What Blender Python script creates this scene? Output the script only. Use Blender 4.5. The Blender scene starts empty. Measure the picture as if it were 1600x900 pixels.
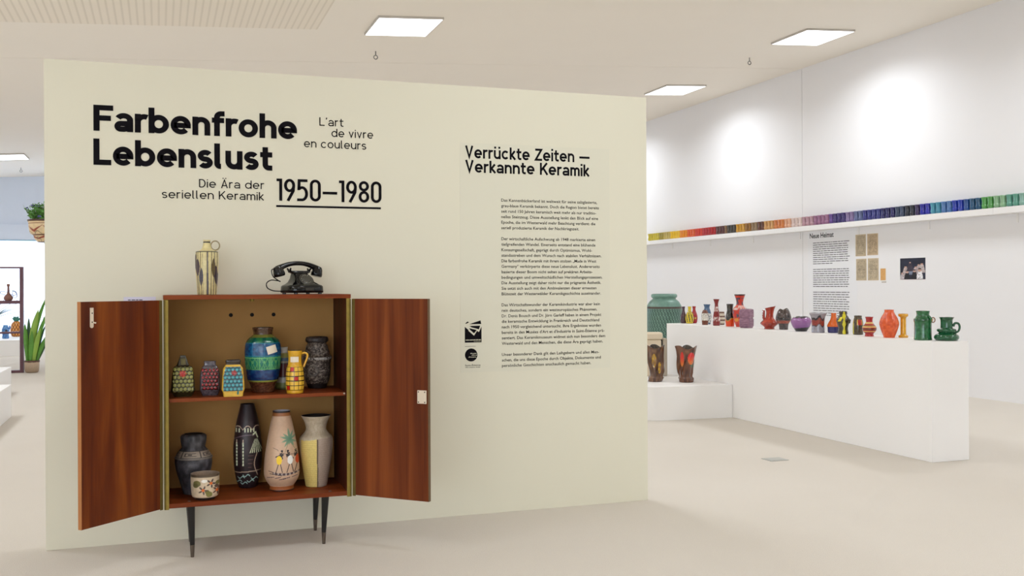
import bpy, bmesh, math, random
from mathutils import Vector, Matrix
random.seed(7)
PI = math.pi
scn = bpy.context.scene
COL = scn.collection

# ------------------------------------------------------------------ camera
YAW = math.atan(550/1560); ROLL = 0.0045; EYE = 1.20
FW = Vector((math.sin(YAW), math.cos(YAW), 0)); RT = Vector((math.cos(YAW), -math.sin(YAW), 0)); UP = Vector((0, 0, 1))
cd = bpy.data.cameras.new('camera'); cam = bpy.data.objects.new('camera', cd); COL.objects.link(cam)
cx_ = RT*math.cos(ROLL) - UP*math.sin(ROLL); cy_ = RT*math.sin(ROLL) + UP*math.cos(ROLL); cz_ = -FW
cam.matrix_world = Matrix(((cx_.x, cy_.x, cz_.x, 0), (cx_.y, cy_.y, cz_.y, 0), (cx_.z, cy_.z, cz_.z, EYE), (0, 0, 0, 1)))
cd.sensor_width = 36; cd.lens = 36*1560/1600; cd.shift_y = -3/1600; cd.clip_end = 200
scn.camera = cam

# ------------------------------------------------------------------ world, exposure
w = bpy.data.worlds.new('sky'); scn.world = w; w.use_nodes = True
w.node_tree.nodes['Background'].inputs[0].default_value = (0.78, 0.88, 1.0, 1)
w.node_tree.nodes['Background'].inputs[1].default_value = 5.2
LAMP = 3.0; LAMP_W = 25.0; LAMP_SPREAD = math.radians(152)
scn.view_settings.view_transform = 'Standard'; scn.view_settings.look = 'None'
scn.view_settings.gamma = 1; scn.view_settings.use_curve_mapping = False
scn.view_settings.exposure = 0.0
scn.cycles.max_bounces = 10; scn.cycles.diffuse_bounces = 6

# ------------------------------------------------------------------ helpers
def lin(c):
    return tuple(((v/255)/12.92 if v/255 <= 0.04045 else (((v/255)+0.055)/1.055)**2.4) for v in c)
def tag(o, label=None, cat=None, group=None, kind=None):
    if label: o['label'] = label
    if cat: o['category'] = cat
    if group: o['group'] = group
    if kind: o['kind'] = kind
    return o
def link(name, me, mat=None, parent=None, smooth=False, loc=None, rz=None):
    o = bpy.data.objects.new(name, me); COL.objects.link(o)
    if mat: me.materials.append(mat)
    if parent: o.parent = parent
    if loc is not None: o.location = loc
    if rz is not None: o.rotation_euler.z = rz
    if smooth:
        for p in me.polygons: p.use_smooth = True
    return o
def empty(name, loc, rz=0, label=None, cat=None, group=None):
    o = bpy.data.objects.new(name, None); COL.objects.link(o); o.location = loc; o.rotation_euler.z = rz
    return tag(o, label, cat, group)
class MB:
    def __init__(s): s.v = []; s.f = []
    def box(s, x0, x1, y0, y1, z0, z1, M=None):
        b = len(s.v)
        for z in (z0, z1):
            for p in ((x0, y0, z), (x1, y0, z), (x1, y1, z), (x0, y1, z)):
                p = Vector(p); s.v.append(tuple(M @ p) if M else tuple(p))
        for q in ((3, 2, 1, 0), (4, 5, 6, 7), (0, 1, 5, 4), (1, 2, 6, 5), (2, 3, 7, 6), (3, 0, 4, 7)):
            s.f.append(tuple(b+i for i in q))
        return s
    def poly(s, pts):
        b = len(s.v); s.v += [tuple(p) for p in pts]; s.f.append(tuple(range(b, b+len(pts)))); return s
    def tube(s, pts, rad, seg=10, caps=True):
        pts = [Vector(p) for p in pts]; n = len(pts)
        if not hasattr(rad, '__len__'): rad = [rad]*n
        T = [(pts[min(i+1, n-1)]-pts[max(i-1, 0)]).normalized() for i in range(n)]
        N = T[0].orthogonal().normalized(); b0 = len(s.v)
        for i in range(n):
            N = (N - T[i]*N.dot(T[i])).normalized(); B = T[i].cross(N)
            for k in range(seg):
                a = 2*PI*k/seg; s.v.append(tuple(pts[i] + (N*math.cos(a)+B*math.sin(a))*rad[i]))
        for i in range(n-1):
            for k in range(seg):
                a = b0+i*seg+k; b = b0+i*seg+(k+1) % seg; s.f.append((a, b, b+seg, a+seg))
        if caps:
            s.f.append(tuple(b0+k for k in range(seg))[::-1]); s.f.append(tuple(b0+(n-1)*seg+k for k in range(seg)))
        return s
    def lathe(s, prof, seg=24, M=None):
        b0 = len(s.v); n = len(prof)
        for r, z in prof:
            for k in range(seg):
                a = 2*PI*k/seg; p = Vector((r*math.sin(a), -r*math.cos(a), z)); s.v.append(tuple(M @ p) if M else tuple(p))
        for i in range(n-1):
            for k in range(seg):
                a = b0+i*seg+k; b = b0+i*seg+(k+1) % seg; s.f.append((a, b, b+seg, a+seg))
        s.f.append(tuple(b0+k for k in range(seg))[::-1]); s.f.append(tuple(b0+(n-1)*seg+k for k in range(seg)))
        return s
    def mesh(s, name='m'):
        me = bpy.data.meshes.new(name); me.from_pydata(s.v, [], s.f); me.update(); return me
    def build(s, name, mat, parent=None, smooth=False, bevel=0, loc=None, rz=None, angle=None):
        o = link(name, s.mesh(name), mat, parent, smooth, loc, rz)
        if bevel:
            m = o.modifiers.new('bevel', 'BEVEL'); m.width = bevel; m.segments = 2; m.limit_method = 'ANGLE'; m.angle_limit = math.radians(40)
        if smooth and angle is None: angle = 40
        if smooth:
            try: o.data.set_sharp_from_angle(angle=math.radians(angle))
            except Exception: pass
        return o

# ------------------------------------------------------------------ materials
def nt(name):
    m = bpy.data.materials.new(name); m.use_nodes = True; t = m.node_tree
    return m, t, t.nodes['Principled BSDF']
def N(t, kind, **kw):
    n = t.nodes.new(kind)
    for k, v in kw.items():
        if k in n.inputs: n.inputs[k].default_value = v
        else: setattr(n, k, v)
    return n
def plain(name, col, rough=0.6, metal=0, var=0.0, scale=8, bump=0.0, bscale=60, coat=0, stretch=None, spec=0.5):
    m, t, b = nt(name); c = lin(col)
    b.inputs['Roughness'].default_value = rough; b.inputs['Metallic'].default_value = metal; b.inputs['Coat Weight'].default_value = coat
    b.inputs['Specular IOR Level'].default_value = spec
    tc = N(t, 'ShaderNodeTexCoord'); mp = N(t, 'ShaderNodeMapping')
    if stretch: mp.inputs['Scale'].default_value = stretch
    t.links.new(tc.outputs['Object'], mp.inputs[0])
    if var:
        no = N(t, 'ShaderNodeTexNoise', Scale=scale, Detail=4.0)
        r = N(t, 'ShaderNodeMixRGB'); r.inputs[1].default_value = (*[v*(1-var) for v in c], 1); r.inputs[2].default_value = (*[min(1, v*(1+var)) for v in c], 1)
        t.links.new(mp.outputs[0], no.inputs['Vector']); t.links.new(no.outputs[0], r.inputs[0]); t.links.new(r.outputs[0], b.inputs['Base Color'])
    else: b.inputs['Base Color'].default_value = (*c, 1)
    if bump:
        n2 = N(t, 'ShaderNodeTexNoise', Scale=bscale, Detail=3.0); bp = N(t, 'ShaderNodeBump', Strength=bump, Distance=0.002)
        t.links.new(mp.outputs[0], n2.inputs['Vector']); t.links.new(n2.outputs[0], bp.inputs['Height']); t.links.new(bp.outputs[0], b.inputs['Normal'])
    return m
def wood(name, c1, c2, c3, sc=(14, 14, 1.1), rough=0.45):
    m, t, b = nt(name)
    tc = N(t, 'ShaderNodeTexCoord'); mp = N(t, 'ShaderNodeMapping'); mp.inputs['Scale'].default_value = sc
    n1 = N(t, 'ShaderNodeTexNoise', Scale=1.0, Detail=3.0, Distortion=0.6)
    mp2 = N(t, 'ShaderNodeMapping'); mp2.inputs['Scale'].default_value = tuple(v*14 for v in sc[:2]) + (sc[2]*5,) if sc[2] < sc[0] else (sc[0]*5, sc[1]*14, sc[2]*14)
    n2 = N(t, 'ShaderNodeTexNoise', Scale=1.0, Detail=2.0)
    cr = N(t, 'ShaderNodeValToRGB'); e = cr.color_ramp.elements
    e[0].position = 0.30; e[0].color = (*lin(c1), 1); e[1].position = 0.72; e[1].color = (*lin(c3), 1)
    k = e.new(0.5); k.color = (*lin(c2), 1)
    mx = N(t, 'ShaderNodeMixRGB', blend_type='MULTIPLY'); mx.inputs[0].default_value = 0.35
    t.links.new(tc.outputs['Object'], mp.inputs[0]); t.links.new(tc.outputs['Object'], mp2.inputs[0])
    t.links.new(mp.outputs[0], n1.inputs['Vector']); t.links.new(mp2.outputs[0], n2.inputs['Vector'])
    t.links.new(n1.outputs[0], cr.inputs[0]); t.links.new(cr.outputs[0], mx.inputs[1]); t.links.new(n2.outputs[0], mx.inputs[2])
    t.links.new(mx.outputs[0], b.inputs['Base Color']); b.inputs['Roughness'].default_value = rough; b.inputs['Specular IOR Level'].default_value = 0.2
    return m
_paint = {}
def paint(rough=0.2, bump=0.0, bscale=80, coat=0.0, var=0.12):
    key = (rough, bump, bscale, coat, var)
    if key in _paint: return _paint[key]
    m, t, b = nt('glaze_%d' % len(_paint))
    at = N(t, 'ShaderNodeAttribute', attribute_name='Col'); tc = N(t, 'ShaderNodeTexCoord')
    no = N(t, 'ShaderNodeTexNoise', Scale=float(bscale), Detail=4.0)
    mr = N(t, 'ShaderNodeMapRange'); mr.inputs[3].default_value = 1-var*2; mr.inputs[4].default_value = 1+var*2
    mx = N(t, 'ShaderNodeVectorMath', operation='SCALE')
    t.links.new(tc.outputs['Object'], no.inputs['Vector']); t.links.new(no.outputs[0], mr.inputs[0])
    t.links.new(at.outputs['Color'], mx.inputs[0]); t.links.new(mr.outputs[0], mx.inputs['Scale']); t.links.new(mx.outputs[0], b.inputs['Base Color'])
    b.inputs['Roughness'].default_value = rough; b.inputs['Coat Weight'].default_value = coat; b.inputs['Coat Roughness'].default_value = 0.05
    if bump:
        bp = N(t, 'ShaderNodeBump', Strength=bump, Distance=0.004); t.links.new(no.outputs[0], bp.inputs['Height']); t.links.new(bp.outputs[0], b.inputs['Normal'])
    _paint[key] = m; return m
M_white = plain('white_wall_paint', (238, 237, 238), 0.75, var=0.01, scale=2, bump=0.05, bscale=120)
M_plinth = plain('white_plinth_paint', (240, 238, 236), 0.55, var=0.008, scale=3)
M_ceil = plain('ceiling_paint', (243, 236, 224), 0.85, var=0.012, scale=1.5)
M_blue = plain('daylight_tint_paint', (226, 236, 252), 0.8, var=0.01)  # bluish tint of the window daylight is put into this wall colour
M_panel = plain('cream_panel_paint', (222, 218, 198), 0.7, var=0.012, scale=2, bump=0.08, bscale=150)
M_film = plain('text_film_vinyl', (218, 215, 196), 0.5)
M_black = plain('black_vinyl', (22, 20, 24), 0.8, spec=0.05)
M_ink = plain('black_ink', (34, 31, 28), 0.8, spec=0.05)
M_cream = plain('cream_ink', (214, 211, 188), 0.6)
M_grey = plain('joint_grey', (150, 146, 140), 0.8)
M_wood = wood('teak_veneer', (78, 26, 4), (112, 48, 8), (142, 72, 18))
M_wood_r = wood('teak_veneer_red', (92, 38, 10), (120, 56, 20), (146, 76, 32), sc=(18, 18, 0.6))
M_wood_h = wood('teak_veneer_level', (100, 38, 10), (130, 58, 20), (150, 74, 30), sc=(1.5, 16, 16))
M_wood_in = wood('dark_inner_veneer', (58, 24, 14), (78, 34, 20), (96, 44, 26))
M_back = plain('brown_fibreboard', (182, 136, 76), 0.8, var=0.12, scale=6, bump=0.3, bscale=300)
M_brass = plain('old_brass', (142, 122, 54), 0.5, metal=0.6, var=0.35, scale=30)
M_brass_d = plain('tarnished_brass', (104, 88, 36), 0.5, metal=0.5, var=0.3, scale=30)
M_leg = plain('black_lacquer', (14, 12, 13), 0.25)
M_tip = plain('worn_leg_tip', (96, 84, 74), 0.4, metal=0.5, var=0.7, scale=60, stretch=(1, 1, .3))
M_ivory = plain('ivory_plastic', (222, 208, 186), 0.45, var=0.05)
M_dark = plain('dark_hole', (22, 16, 12), 0.9)
M_paper = plain('lavender_paper', (216, 214, 232), 0.7)
M_label = plain('cream_paper', (232, 220, 200), 0.7, var=0.04, scale=50)
M_bake = plain('black_bakelite', (6, 6, 8), 0.12, spec=.4)
M_bakes = plain('dusty_bakelite', (48, 45, 36), 0.4, var=0.1)
M_dial = plain('dial_metal', (70, 68, 60), 0.35, metal=0.4)
M_numb = plain('number_white', (190, 186, 170), 0.6)
M_chrome = plain('steel', (130, 128, 125), 0.35, metal=0.9)
M_hatch = plain('steel_floor_plate', (176, 176, 170), 0.5, metal=0.4)
M_rack = plain('purple_brown_metal', (98, 62, 72), 0.45)

# floor: loop-pile carpet
m, t, b = nt('beige_carpet')
tc = N(t, 'ShaderNodeTexCoord'); n1 = N(t, 'ShaderNodeTexNoise', Scale=0.9, Detail=5.0); n2 = N(t, 'ShaderNodeTexNoise', Scale=220.0, Detail=2.0)
mx = N(t, 'ShaderNodeMixRGB'); mx.inputs[1].default_value = (*lin((212, 204, 193)), 1); mx.inputs[2].default_value = (*lin((221, 214, 204)), 1)
mx2 = N(t, 'ShaderNodeMixRGB', blend_type='MULTIPLY'); mx2.inputs[0].default_value = 0.18
bp = N(t, 'ShaderNodeBump', Strength=0.5, Distance=0.003)
for n in (n1, n2): t.links.new(tc.outputs['Object'], n.inputs['Vector'])
t.links.new(n1.outputs[0], mx.inputs[0]); t.links.new(mx.outputs[0], mx2.inputs[1]); t.links.new(n2.outputs[0], mx2.inputs[2])
t.links.new(mx2.outputs[0], b.inputs['Base Color']); t.links.new(n2.outputs[0], bp.inputs['Height']); t.links.new(bp.outputs[0], b.inputs['Normal'])
b.inputs['Roughness'].default_value = 0.95; b.inputs['Specular IOR Level'].default_value = 0.1
M_carpet = m
# acoustic ceiling with fine perforation
m, t, b = nt('perforated_ceiling')
tc = N(t, 'ShaderNodeTexCoord'); vo = N(t, 'ShaderNodeTexWave', Scale=5.2, Distortion=0.0); vo.bands_direction = 'X'
cr = N(t, 'ShaderNodeValToRGB'); cr.color_ramp.elements[0].position = 0.0; cr.color_ramp.elements[1].position = 0.35
cr.color_ramp.elements[0].color = (*lin((226, 217, 201)), 1); cr.color_ramp.elements[1].color = (*lin((240, 231, 216)), 1)
t.links.new(tc.outputs['Object'], vo.inputs['Vector']); t.links.new(vo.outputs['Fac'], cr.inputs[0]); t.links.new(cr.outputs[0], b.inputs['Base Color'])
b.inputs['Roughness'].default_value = 0.9; M_perf = m
# lamp diffuser
m, t, b = nt('lamp_diffuser'); b.inputs['Emission Color'].default_value = (0.95, 0.985, 1.04, 1); b.inputs['Emission Strength'].default_value = LAMP; M_lamp = m
# window glass and roller blind
m, t, b = nt('window_glass'); t.nodes.remove(b)
tr = N(t, 'ShaderNodeBsdfTransparent'); gl = N(t, 'ShaderNodeBsdfGlossy', Roughness=0.02); ms = N(t, 'ShaderNodeMixShader'); ms.inputs[0].default_value = 0.06
t.links.new(tr.outputs[0], ms.inputs[1]); t.links.new(gl.outputs[0], ms.inputs[2]); t.links.new(ms.outputs[0], t.nodes['Material Output'].inputs[0]); M_glass = m
m, t, b = nt('white_blind_fabric'); t.nodes.remove(b)
tl = N(t, 'ShaderNodeBsdfTranslucent'); tl.inputs[0].default_value = (0.93, 0.95, 1, 1); df = N(t, 'ShaderNodeBsdfDiffuse'); df.inputs[0].default_value = (0.85, 0.88, 0.92, 1)
ms = N(t, 'ShaderNodeMixShader'); ms.inputs[0].default_value = 0.35
t.links.new(tl.outputs[0], ms.inputs[1]); t.links.new(df.outputs[0], ms.inputs[2]); t.links.new(ms.outputs[0], t.nodes['Material Output'].inputs[0]); M_blind = m

# ------------------------------------------------------------------ room shell
XR, XL, YB, YF = 8.115, -9.4, -6.0, 22.6
def zc(x): return 4.093 + 0.0565*(x-XR)
SL = -math.atan(0.0565)
floor = tag(MB().box(XL-.2, XR+.2, YB-.2, YF+.2, -0.2, 0).build('floor', M_carpet), kind='structure')
mb = MB()
x0, x1 = XL-.2, XR+.2
def cbox(mb, x0, x1, y0, y1, d0, d1):
    b = len(mb.v)
    for d in (d0, d1):
        for x, y in ((x0, y0), (x1, y0), (x1, y1), (x0, y1)): mb.v.append((x, y, zc(x)+d))
    for q in ((3, 2, 1, 0), (4, 5, 6, 7), (0, 1, 5, 4), (1, 2, 6, 5), (2, 3, 7, 6), (3, 0, 4, 7)): mb.f.append(tuple(b+i for i in q))
    return mb
cbox(mb, x0, x1, YB-.2, 11.306, 0, .2); cbox(mb, x0, x1, 11.314, YF+.2, 0, .2)
ceiling = tag(mb.build('ceiling', M_ceil), kind='structure')
cbox(MB(), x0, x1, 11.3, 11.32, .006, .1).build('ceiling_joint', M_grey, ceiling)
cbox(MB(), XL, 1.46, YB, 9.82, -.004, .0).build('acoustic_panel', M_perf, ceiling)
wr = tag(MB().box(XR, XR+.2, YB, 11.306, 0, 4.3).box(XR, XR+.2, 11.315, YF, 0, 4.3).build('wall_right', M_white), kind='structure')
MB().box(XR+.006, XR+.1, 11.3, 11.32, 0, 4.1).build('wall_joint', M_grey, wr)
tag(MB().box(XL-.2, XL, YB, YF, 0, 3.4).build('wall_left', M_white), kind='structure')
tag(MB().box(XL, XR, YB-.2, YB, 3.0, 4.3).box(XL, XR, YB-.2, YB, 0, .1).box(XL, -9.0, YB-.2, YB, .1, 3.0).box(-.6, XR, YB-.2, YB, .1, 3.0).build('wall_near', M_white), kind='structure')
for i in range(3):  # unseen windows behind the camera, added as frontal daylight fill
    hw = 1.4; wn = empty('window_%d' % (i+5), (-7.6+2.8*i, YB-.1, .1)); tag(wn, kind='structure'); H = 2.9
    MB().box(-hw, -hw+.05, -.03, .03, 0, H).box(hw-.05, hw, -.03, .03, 0, H).box(-hw+.05, hw-.05, -.03, .03, 0, .05).box(-hw+.05, hw-.05, -.03, .03, H-.05, H).build('window_frame', M_white, wn)
    MB().box(-hw+.05, hw-.05, -.004, .004, .05, H-.05).build('window_pane', M_glass, wn)
WT = 2.185
far = tag(MB().box(XL, XR, YF, YF+.25, WT, 4.3).box(XL, XR, YF, YF+.25, 0, .10).box(XL, -8.9, YF, YF+.25, .1, WT).box(1.5, XR, YF, YF+.25, .1, WT).build('wall_far', M_blue), kind='structure')
MB().box(-8.9, 1.5, YF-.05, YF, WT, WT+.32).build('blind_box', M_blue, far, bevel=.006)
M_teal = plain('teal_edge', (120, 176, 190), 0.5)
MB().box(-8.9, 1.5, YF-.06, YF-.03, WT-.012, WT-.001).build('blind_box_edge', M_teal, far)
xs = [-8.9, -6.3, -3.7, -1.1, 1.5]
for i in range(4):
    a, c = xs[i], xs[i+1]
    wn = empty('window_%d' % (i+1), ((a+c)/2, YF+.1, .1)); tag(wn, kind='structure')
    hw = (c-a)/2; H = WT-.1
    MB().box(-hw, -hw+.05, 0, .06, 0, H).box(hw-.05, hw, 0, .06, 0, H).box(-hw+.05, hw-.05, 0, .06, 0, .05).box(-hw+.05, hw-.05, 0, .06, H-.05, H).build('window_frame', M_white, wn)
    MB().box(-hw+.05, hw-.05, .026, .034, .05, H-.05).build('window_pane', M_glass, wn)
    MB().box(-hw+.01, hw-.01, -.062, -.06, 0.0, H-.001).build('roller_blind', M_blind, wn)
MB_base = MB().box(-8.9, XR, YF-.015, YF-.001, 0, .10)
tag(MB_base.build('baseboard_far', plain('grey_baseboard', (196, 200, 210), .6)), kind='structure')

# ceiling lights
def ceiling_light(x, y, label, group='square ceiling light panels'):
    r = empty('ceiling_light', (x+.32, y+.345, zc(x+.32)), 0, label, 'ceiling light', group)
    r.rotation_euler = (0, SL, 0)
    W, D = .32, .345
    MB().box(-W, W, -D, D, -.022, -.0005).build('frame', M_ceil_l, r, bevel=.002)
    MB().box(-W+.012, W-.012, -D+.012, D-.012, -.0245, -.022).build('diffuser', M_lamp, r)
    ld_ = bpy.data.lights.new('lamp_light', 'AREA'); ld_.shape = 'RECTANGLE'; ld_.size = 2*W-.03; ld_.size_y = 2*D-.03
    ld_.energy = LAMP_W; ld_.spread = LAMP_SPREAD; ld_.color = (0.93, 0.985, 1.05)
    lo = bpy.data.objects.new('lamp_light', ld_); COL.objects.link(lo); lo.parent = r; lo.location = (0, 0, -.026)
    return r
M_ceil_l = plain('lamp_frame', (196, 190, 182), 0.5)
named = {(2, 4): 'square lit panel lamp in ceiling above the cream display wall heading',
         (3, 4): 'square lit panel lamp in ceiling nearest the right white wall',
         (3, 5): 'smaller looking lit ceiling panel just right of the cream display wall corner',
         (1, 7): 'lit ceiling panel at the far left edge near the blue wall'}
for i, x in enumerate((-7.58, -2.82, 1.94, 6.70)):
    for k in range(8):
        if (i, k) == (1, 6): continue
        ceiling_light(x, 9.24+3.22*(k-4), named.get((i, k), 'square lit panel lamp in the ceiling grid outside the view'),
                      'square ceiling light panels' if (i, k) in named else 'ceiling light panels out of view')
def hook(x, y, label):
    z = zc(x); r = empty('ceiling_hook', (x, y, z), 0, label, 'hook', 'ceiling hooks')
    MB().tube([(0, 0, -.0005), (0, 0, -.045)], .006, 6).build('stem', M_chrome, r)
    MB().tube([(0.021*math.sin(a*PI/8), 0, -.066+.021*math.cos(a*PI/8)) for a in range(17)], .005, 6, False).build('ring', M_chrome, r)
hook(2.222, 10.725, 'small metal ring hook under the ceiling lamp above the cream wall')
hook(6.919, 10.714, 'small metal ring hook in ceiling left of the white wall joint')
hook(-2.482, 21.0, 'small metal hook in ceiling at the far left by the blue wall')
tag(MB().box(-.07, .07, -.06, .06, 0, .003).box(-.055, .055, -.045, .045, .003, .004).build('floor_hatch', M_hatch, loc=(3.98, 5.87, 0.0005)), 'small square steel floor plate set in the beige carpet', 'floor plate')

# ------------------------------------------------------------------ lettering
def bf_mesh(body, x0, x1, zb, size=None, cap=None, bold=0.0, align=None):
    """built-in font line fitted between x0 and x1, returned as xz vertex/face lists"""
    cu = bpy.data.curves.new('t', 'FONT'); cu.body = body; cu.size = 1; cu.resolution_u = 2; cu.offset = bold; cu.fill_mode = 'FRONT'
    ob = bpy.data.objects.new('t', cu); me = ob.to_mesh()
    vs = [tuple(v.co) for v in me.vertices]; fs = [tuple(p.vertices) for p in me.polygons]
    ob.to_mesh_clear(); bpy.data.objects.remove(ob); bpy.data.curves.remove(cu)
    mnx = min(v[0] for v in vs); mxx = max(v[0] for v in vs)
    sz = size if size else cap/0.73
    sx = (x1-x0)/(mxx-mnx) if x1 is not None else sz
    return [(x0+(v[0]-mnx)*sx, zb+v[1]*sz) for v in vs], fs
def arc(cx, cy, rx, ry, a0, a1, n=14):
    return [(cx+rx*math.cos(math.radians(a0+(a1-a0)*i/n)), cy+ry*math.sin(math.radians(a0+(a1-a0)*i/n))) for i in range(n+1)]
def glyph(ch, w, X):
    h = w/2; B = .96*X; c = B/2; rx = B/2-h; ry = X/2-h; cy = X/2
    if ch == ' ': return [], .40
    if ch == 'o': return [arc(c, cy, rx, ry, 0, 360, 28)], B
    if ch == 'e': return [[(h+.02, cy-.01), (B-h, cy-.01)] + arc(c, cy, rx, ry, 0, 318, 26)], B
    if ch == 'c': return [arc(c, cy, rx, ry, 42, 318, 24)], B-.04
    if ch == 'b': return [[(h, 0), (h, 1)], arc(c, cy, rx, ry, 0, 360, 28)], B
    if ch == 'd': return [[(B-h, 0), (B-h, 1)], arc(c, cy, rx, ry, 0, 360, 28)], B
    if ch in 'nhü' or ch == 'u':
        W = .86*X; r = (W-w)/2
        if ch in 'nh':
            return [[(h, 0), (h, X if ch == 'n' else 1)], arc(W/2, X-h-r, r, r, 180, 0) + [(W-h, 0)]], W
        s = [[(W-h, 0), (W-h, X)], [(h, X)] + arc(W/2, h+r, r, r, 180, 360)]
        if ch == 'ü': s += [[(W/2-.19, X+.12), (W/2-.19, X+.12+w*.95)], [(W/2+.19, X+.12), (W/2+.19, X+.12+w*.95)]]
        return s, W
    if ch == 'm':
        W = .72*X; r = (W-w)/2
        return [[(h, 0), (h, X)], arc(W/2, X-h-r, r, r, 180, 0)+[(W-h, 0)], arc(W-w+W/2, X-h-r, r, r, 180, 0)+[(2*W-w-h, 0)]], 2*W-w
    if ch == 'r':
        r = .30*X; return [[(h, 0), (h, X)], arc(h+r, X-h-r, r, r, 180, 62)], .56*X
    if ch == 'a':
        W = .86*X; r = (W-w)/2; b = .58*X; rb = b/2-h
        return [arc(W/2, X-h-r*.85, r, r*.85, 155, 0)+[(W-h, 0)], [(W-h, b-h), (h+rb+.02, b-h)]+arc(h+rb, b/2, rb, rb, 90, 270)+[(h+rb+.1, h)]+[(W-h-.02, h+.06*X)]], W
    if ch == 's':
        W = .74*X; r = (X-w)/4
        return [arc(W/2, X-h-r, W/2-h, r, 28, 262, 16)+arc(W/2, h+r, W/2-h, r, 82, -152, 16)], W
    if ch == 't':
        W = .62*X; x = W*.42; return [[(x, .93), (x, h+.14)]+arc(x+.14, h+.14, .14, .14, 180, 275, 8)+[(W, h)], [(0, X-h), (W, X-h)]], W
    if ch == 'f':
        W = .60*X; x = W*.42; return [[(x, 0), (x, 1-h-.15)]+arc(x+.15, 1-h-.15, .15, .15, 180, 85, 8)+[(W+.02, 1-h)], [(0, X-h), (W, X-h)]], W
    if ch == 'l': return [[(h, 1), (h, h+.10)]+arc(h+.10, h+.10, .10, .10, 180, 270, 7)+[(h+.14, h)]], .14+w
    if ch == 'i': return [[(h, 0), (h, X)], [(h, X+.13), (h, X+.13+w)]], w
    if ch == 'k': return [[(h, 0), (h, 1)], [(h+.02, .24*X/.73+.04), (.62*X+.02, X-.01)], [(.30*X, .45*X), (.70*X, .01)]], .74*X
    if ch == 'v': return [[(h, X), (.42*X, h*.9), (.84*X-h, X)]], .84*X
    if ch == 'V': return [[(h, 1), (.37, h*.9), (.74-h, 1)]], .74
    if ch in 'AÄ':
        s = [[(h, 0), (.36, 1-h*.5), (.72-h, 0)], [(.16, .30), (.56, .30)]]
        if ch == 'Ä': s += [[(.22, 1.1), (.22, 1.1+w)], [(.50, 1.1), (.50, 1.1+w)]]
        return s, .72
    if ch == 'D': return [[(h, h), (.30, h)]+arc(.30, .5, .38-h, .5-h, -90, 90)+[(h, 1-h), (h, h-.001)]], .68
    if ch == 'L': return [[(h, 1), (h, h), (.60, h)]], .60
    if ch == 'F': return [[(h, 0), (h, 1-h), (.66, 1-h)], [(h, .5), (.58, .5)]], .64
    if ch == 'K': return [[(h, 0), (h, 1)], [(h, .34), (.64, .99)], [(.28, .58), (.68, .01)]], .70
    if ch == 'Z': return [[(.03, 1-h), (.66-h*.6, 1-h), (.03+h*.6, h), (.68, h)]], .68
    if ch == "'": return [[(h+.05, 1), (h, .78)]], w+.04
    if ch == '-': return [[(0, .40), (.62, .40)]], .62
    if ch == '—': return [[(0, .42), (1.0, .42)]], 1.0
    W = .46; c = W/2
    if ch == '1': return [[(.0, 1-h), (.17, 1-h), (.17, 0)]], .17+h
    if ch == '0': return [[(W-h, .25), (W-h, .75)]+arc(c, .75, c-h, .25-h, 0, 180)+[(h, .25)]+arc(c, .25, c-h, .25-h, 180, 360)], W
    if ch == '8': return [arc(c, .76, c-h-.01, .24-h, 0, 360, 22), arc(c, .27, c-h, .27-h, 0, 360, 22)], W
    if ch == '9': return [arc(c, .70, c-h, .30-h, 0, 360, 24), [(W-h, .70), (W-h-.02, .46), (.16, 0)]], W
    if ch == '5': return [[(W-.02, 1-h), (h+.03, 1-h), (h+.02, .56)]+arc(c-.02, .34, c-h+.02, .28, 128, -90, 18)+[(.0, h)]], W
    return [], .3
def ribbon(pts, w):
    n = len(pts); closed = math.dist(pts[0], pts[-1]) < 1e-3 and n > 3
    L = []; R = []
    for i in range(n):
        p = Vector(pts[i])
        a = Vector(pts[i-1]) if i else (Vector(pts[-2]) if closed else None)
        b = Vector(pts[i+1]) if i < n-1 else (Vector(pts[1]) if closed else None)
        d1 = (p-a).normalized() if a is not None and (p-a).length > 1e-6 else None
        d2 = (b-p).normalized() if b is not None and (b-p).length > 1e-6 else None
        if d1 is None: d1 = d2
        if d2 is None: d2 = d1
        n1 = Vector((-d1.y, d1.x)); n2 = Vector((-d2.y, d2.x)); m_ = (n1+n2)
        m_ = m_.normalized() if m_.length > 1e-6 else n1
        k = min(1/max(m_.dot(n1), .25), 2.6)
        L.append(p+m_*w/2*k); R.append(p-m_*w/2*k)
    vs = [tuple(v) for v in L+R]
    return vs, [(i, n+i, n+i+1, i+1) for i in range(n-1)]
def stroke_line(body, x0, x1, zb, cap, w, X=.73, gap=.085):
    allv = []; allf = []; pen = 0; last = 0
    for ch in body:
        st, adv = glyph(ch, w, X)
        for q_, s in enumerate(st):
            v, f = ribbon(s, w); b = len(allv)
            allv += [(pen+p[0], p[1], -q_*.00008) for p in v]; allf += [tuple(b+i for i in q) for q in f]
        pen += adv + (gap if ch != ' ' else 0)
        if ch == ' ': pen += 0
    mn = min(v[0] for v in allv); mx = max(v[0] for v in allv); sx = (x1-x0)/(mx-mn)
    return [(x0+(v[0]-mn)*sx, zb+v[1]*cap, v[2]) for v in allv], allf
def place_xz(vf, name, mat, parent, y):      # on a wall facing -Y
    v, f = vf; me = bpy.data.meshes.new(name); me.from_pydata([(p[0], y+(p[2] if len(p) > 2 else 0), p[1]) for p in v], [], f); me.update()
    return link(name, me, mat, parent)

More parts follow.
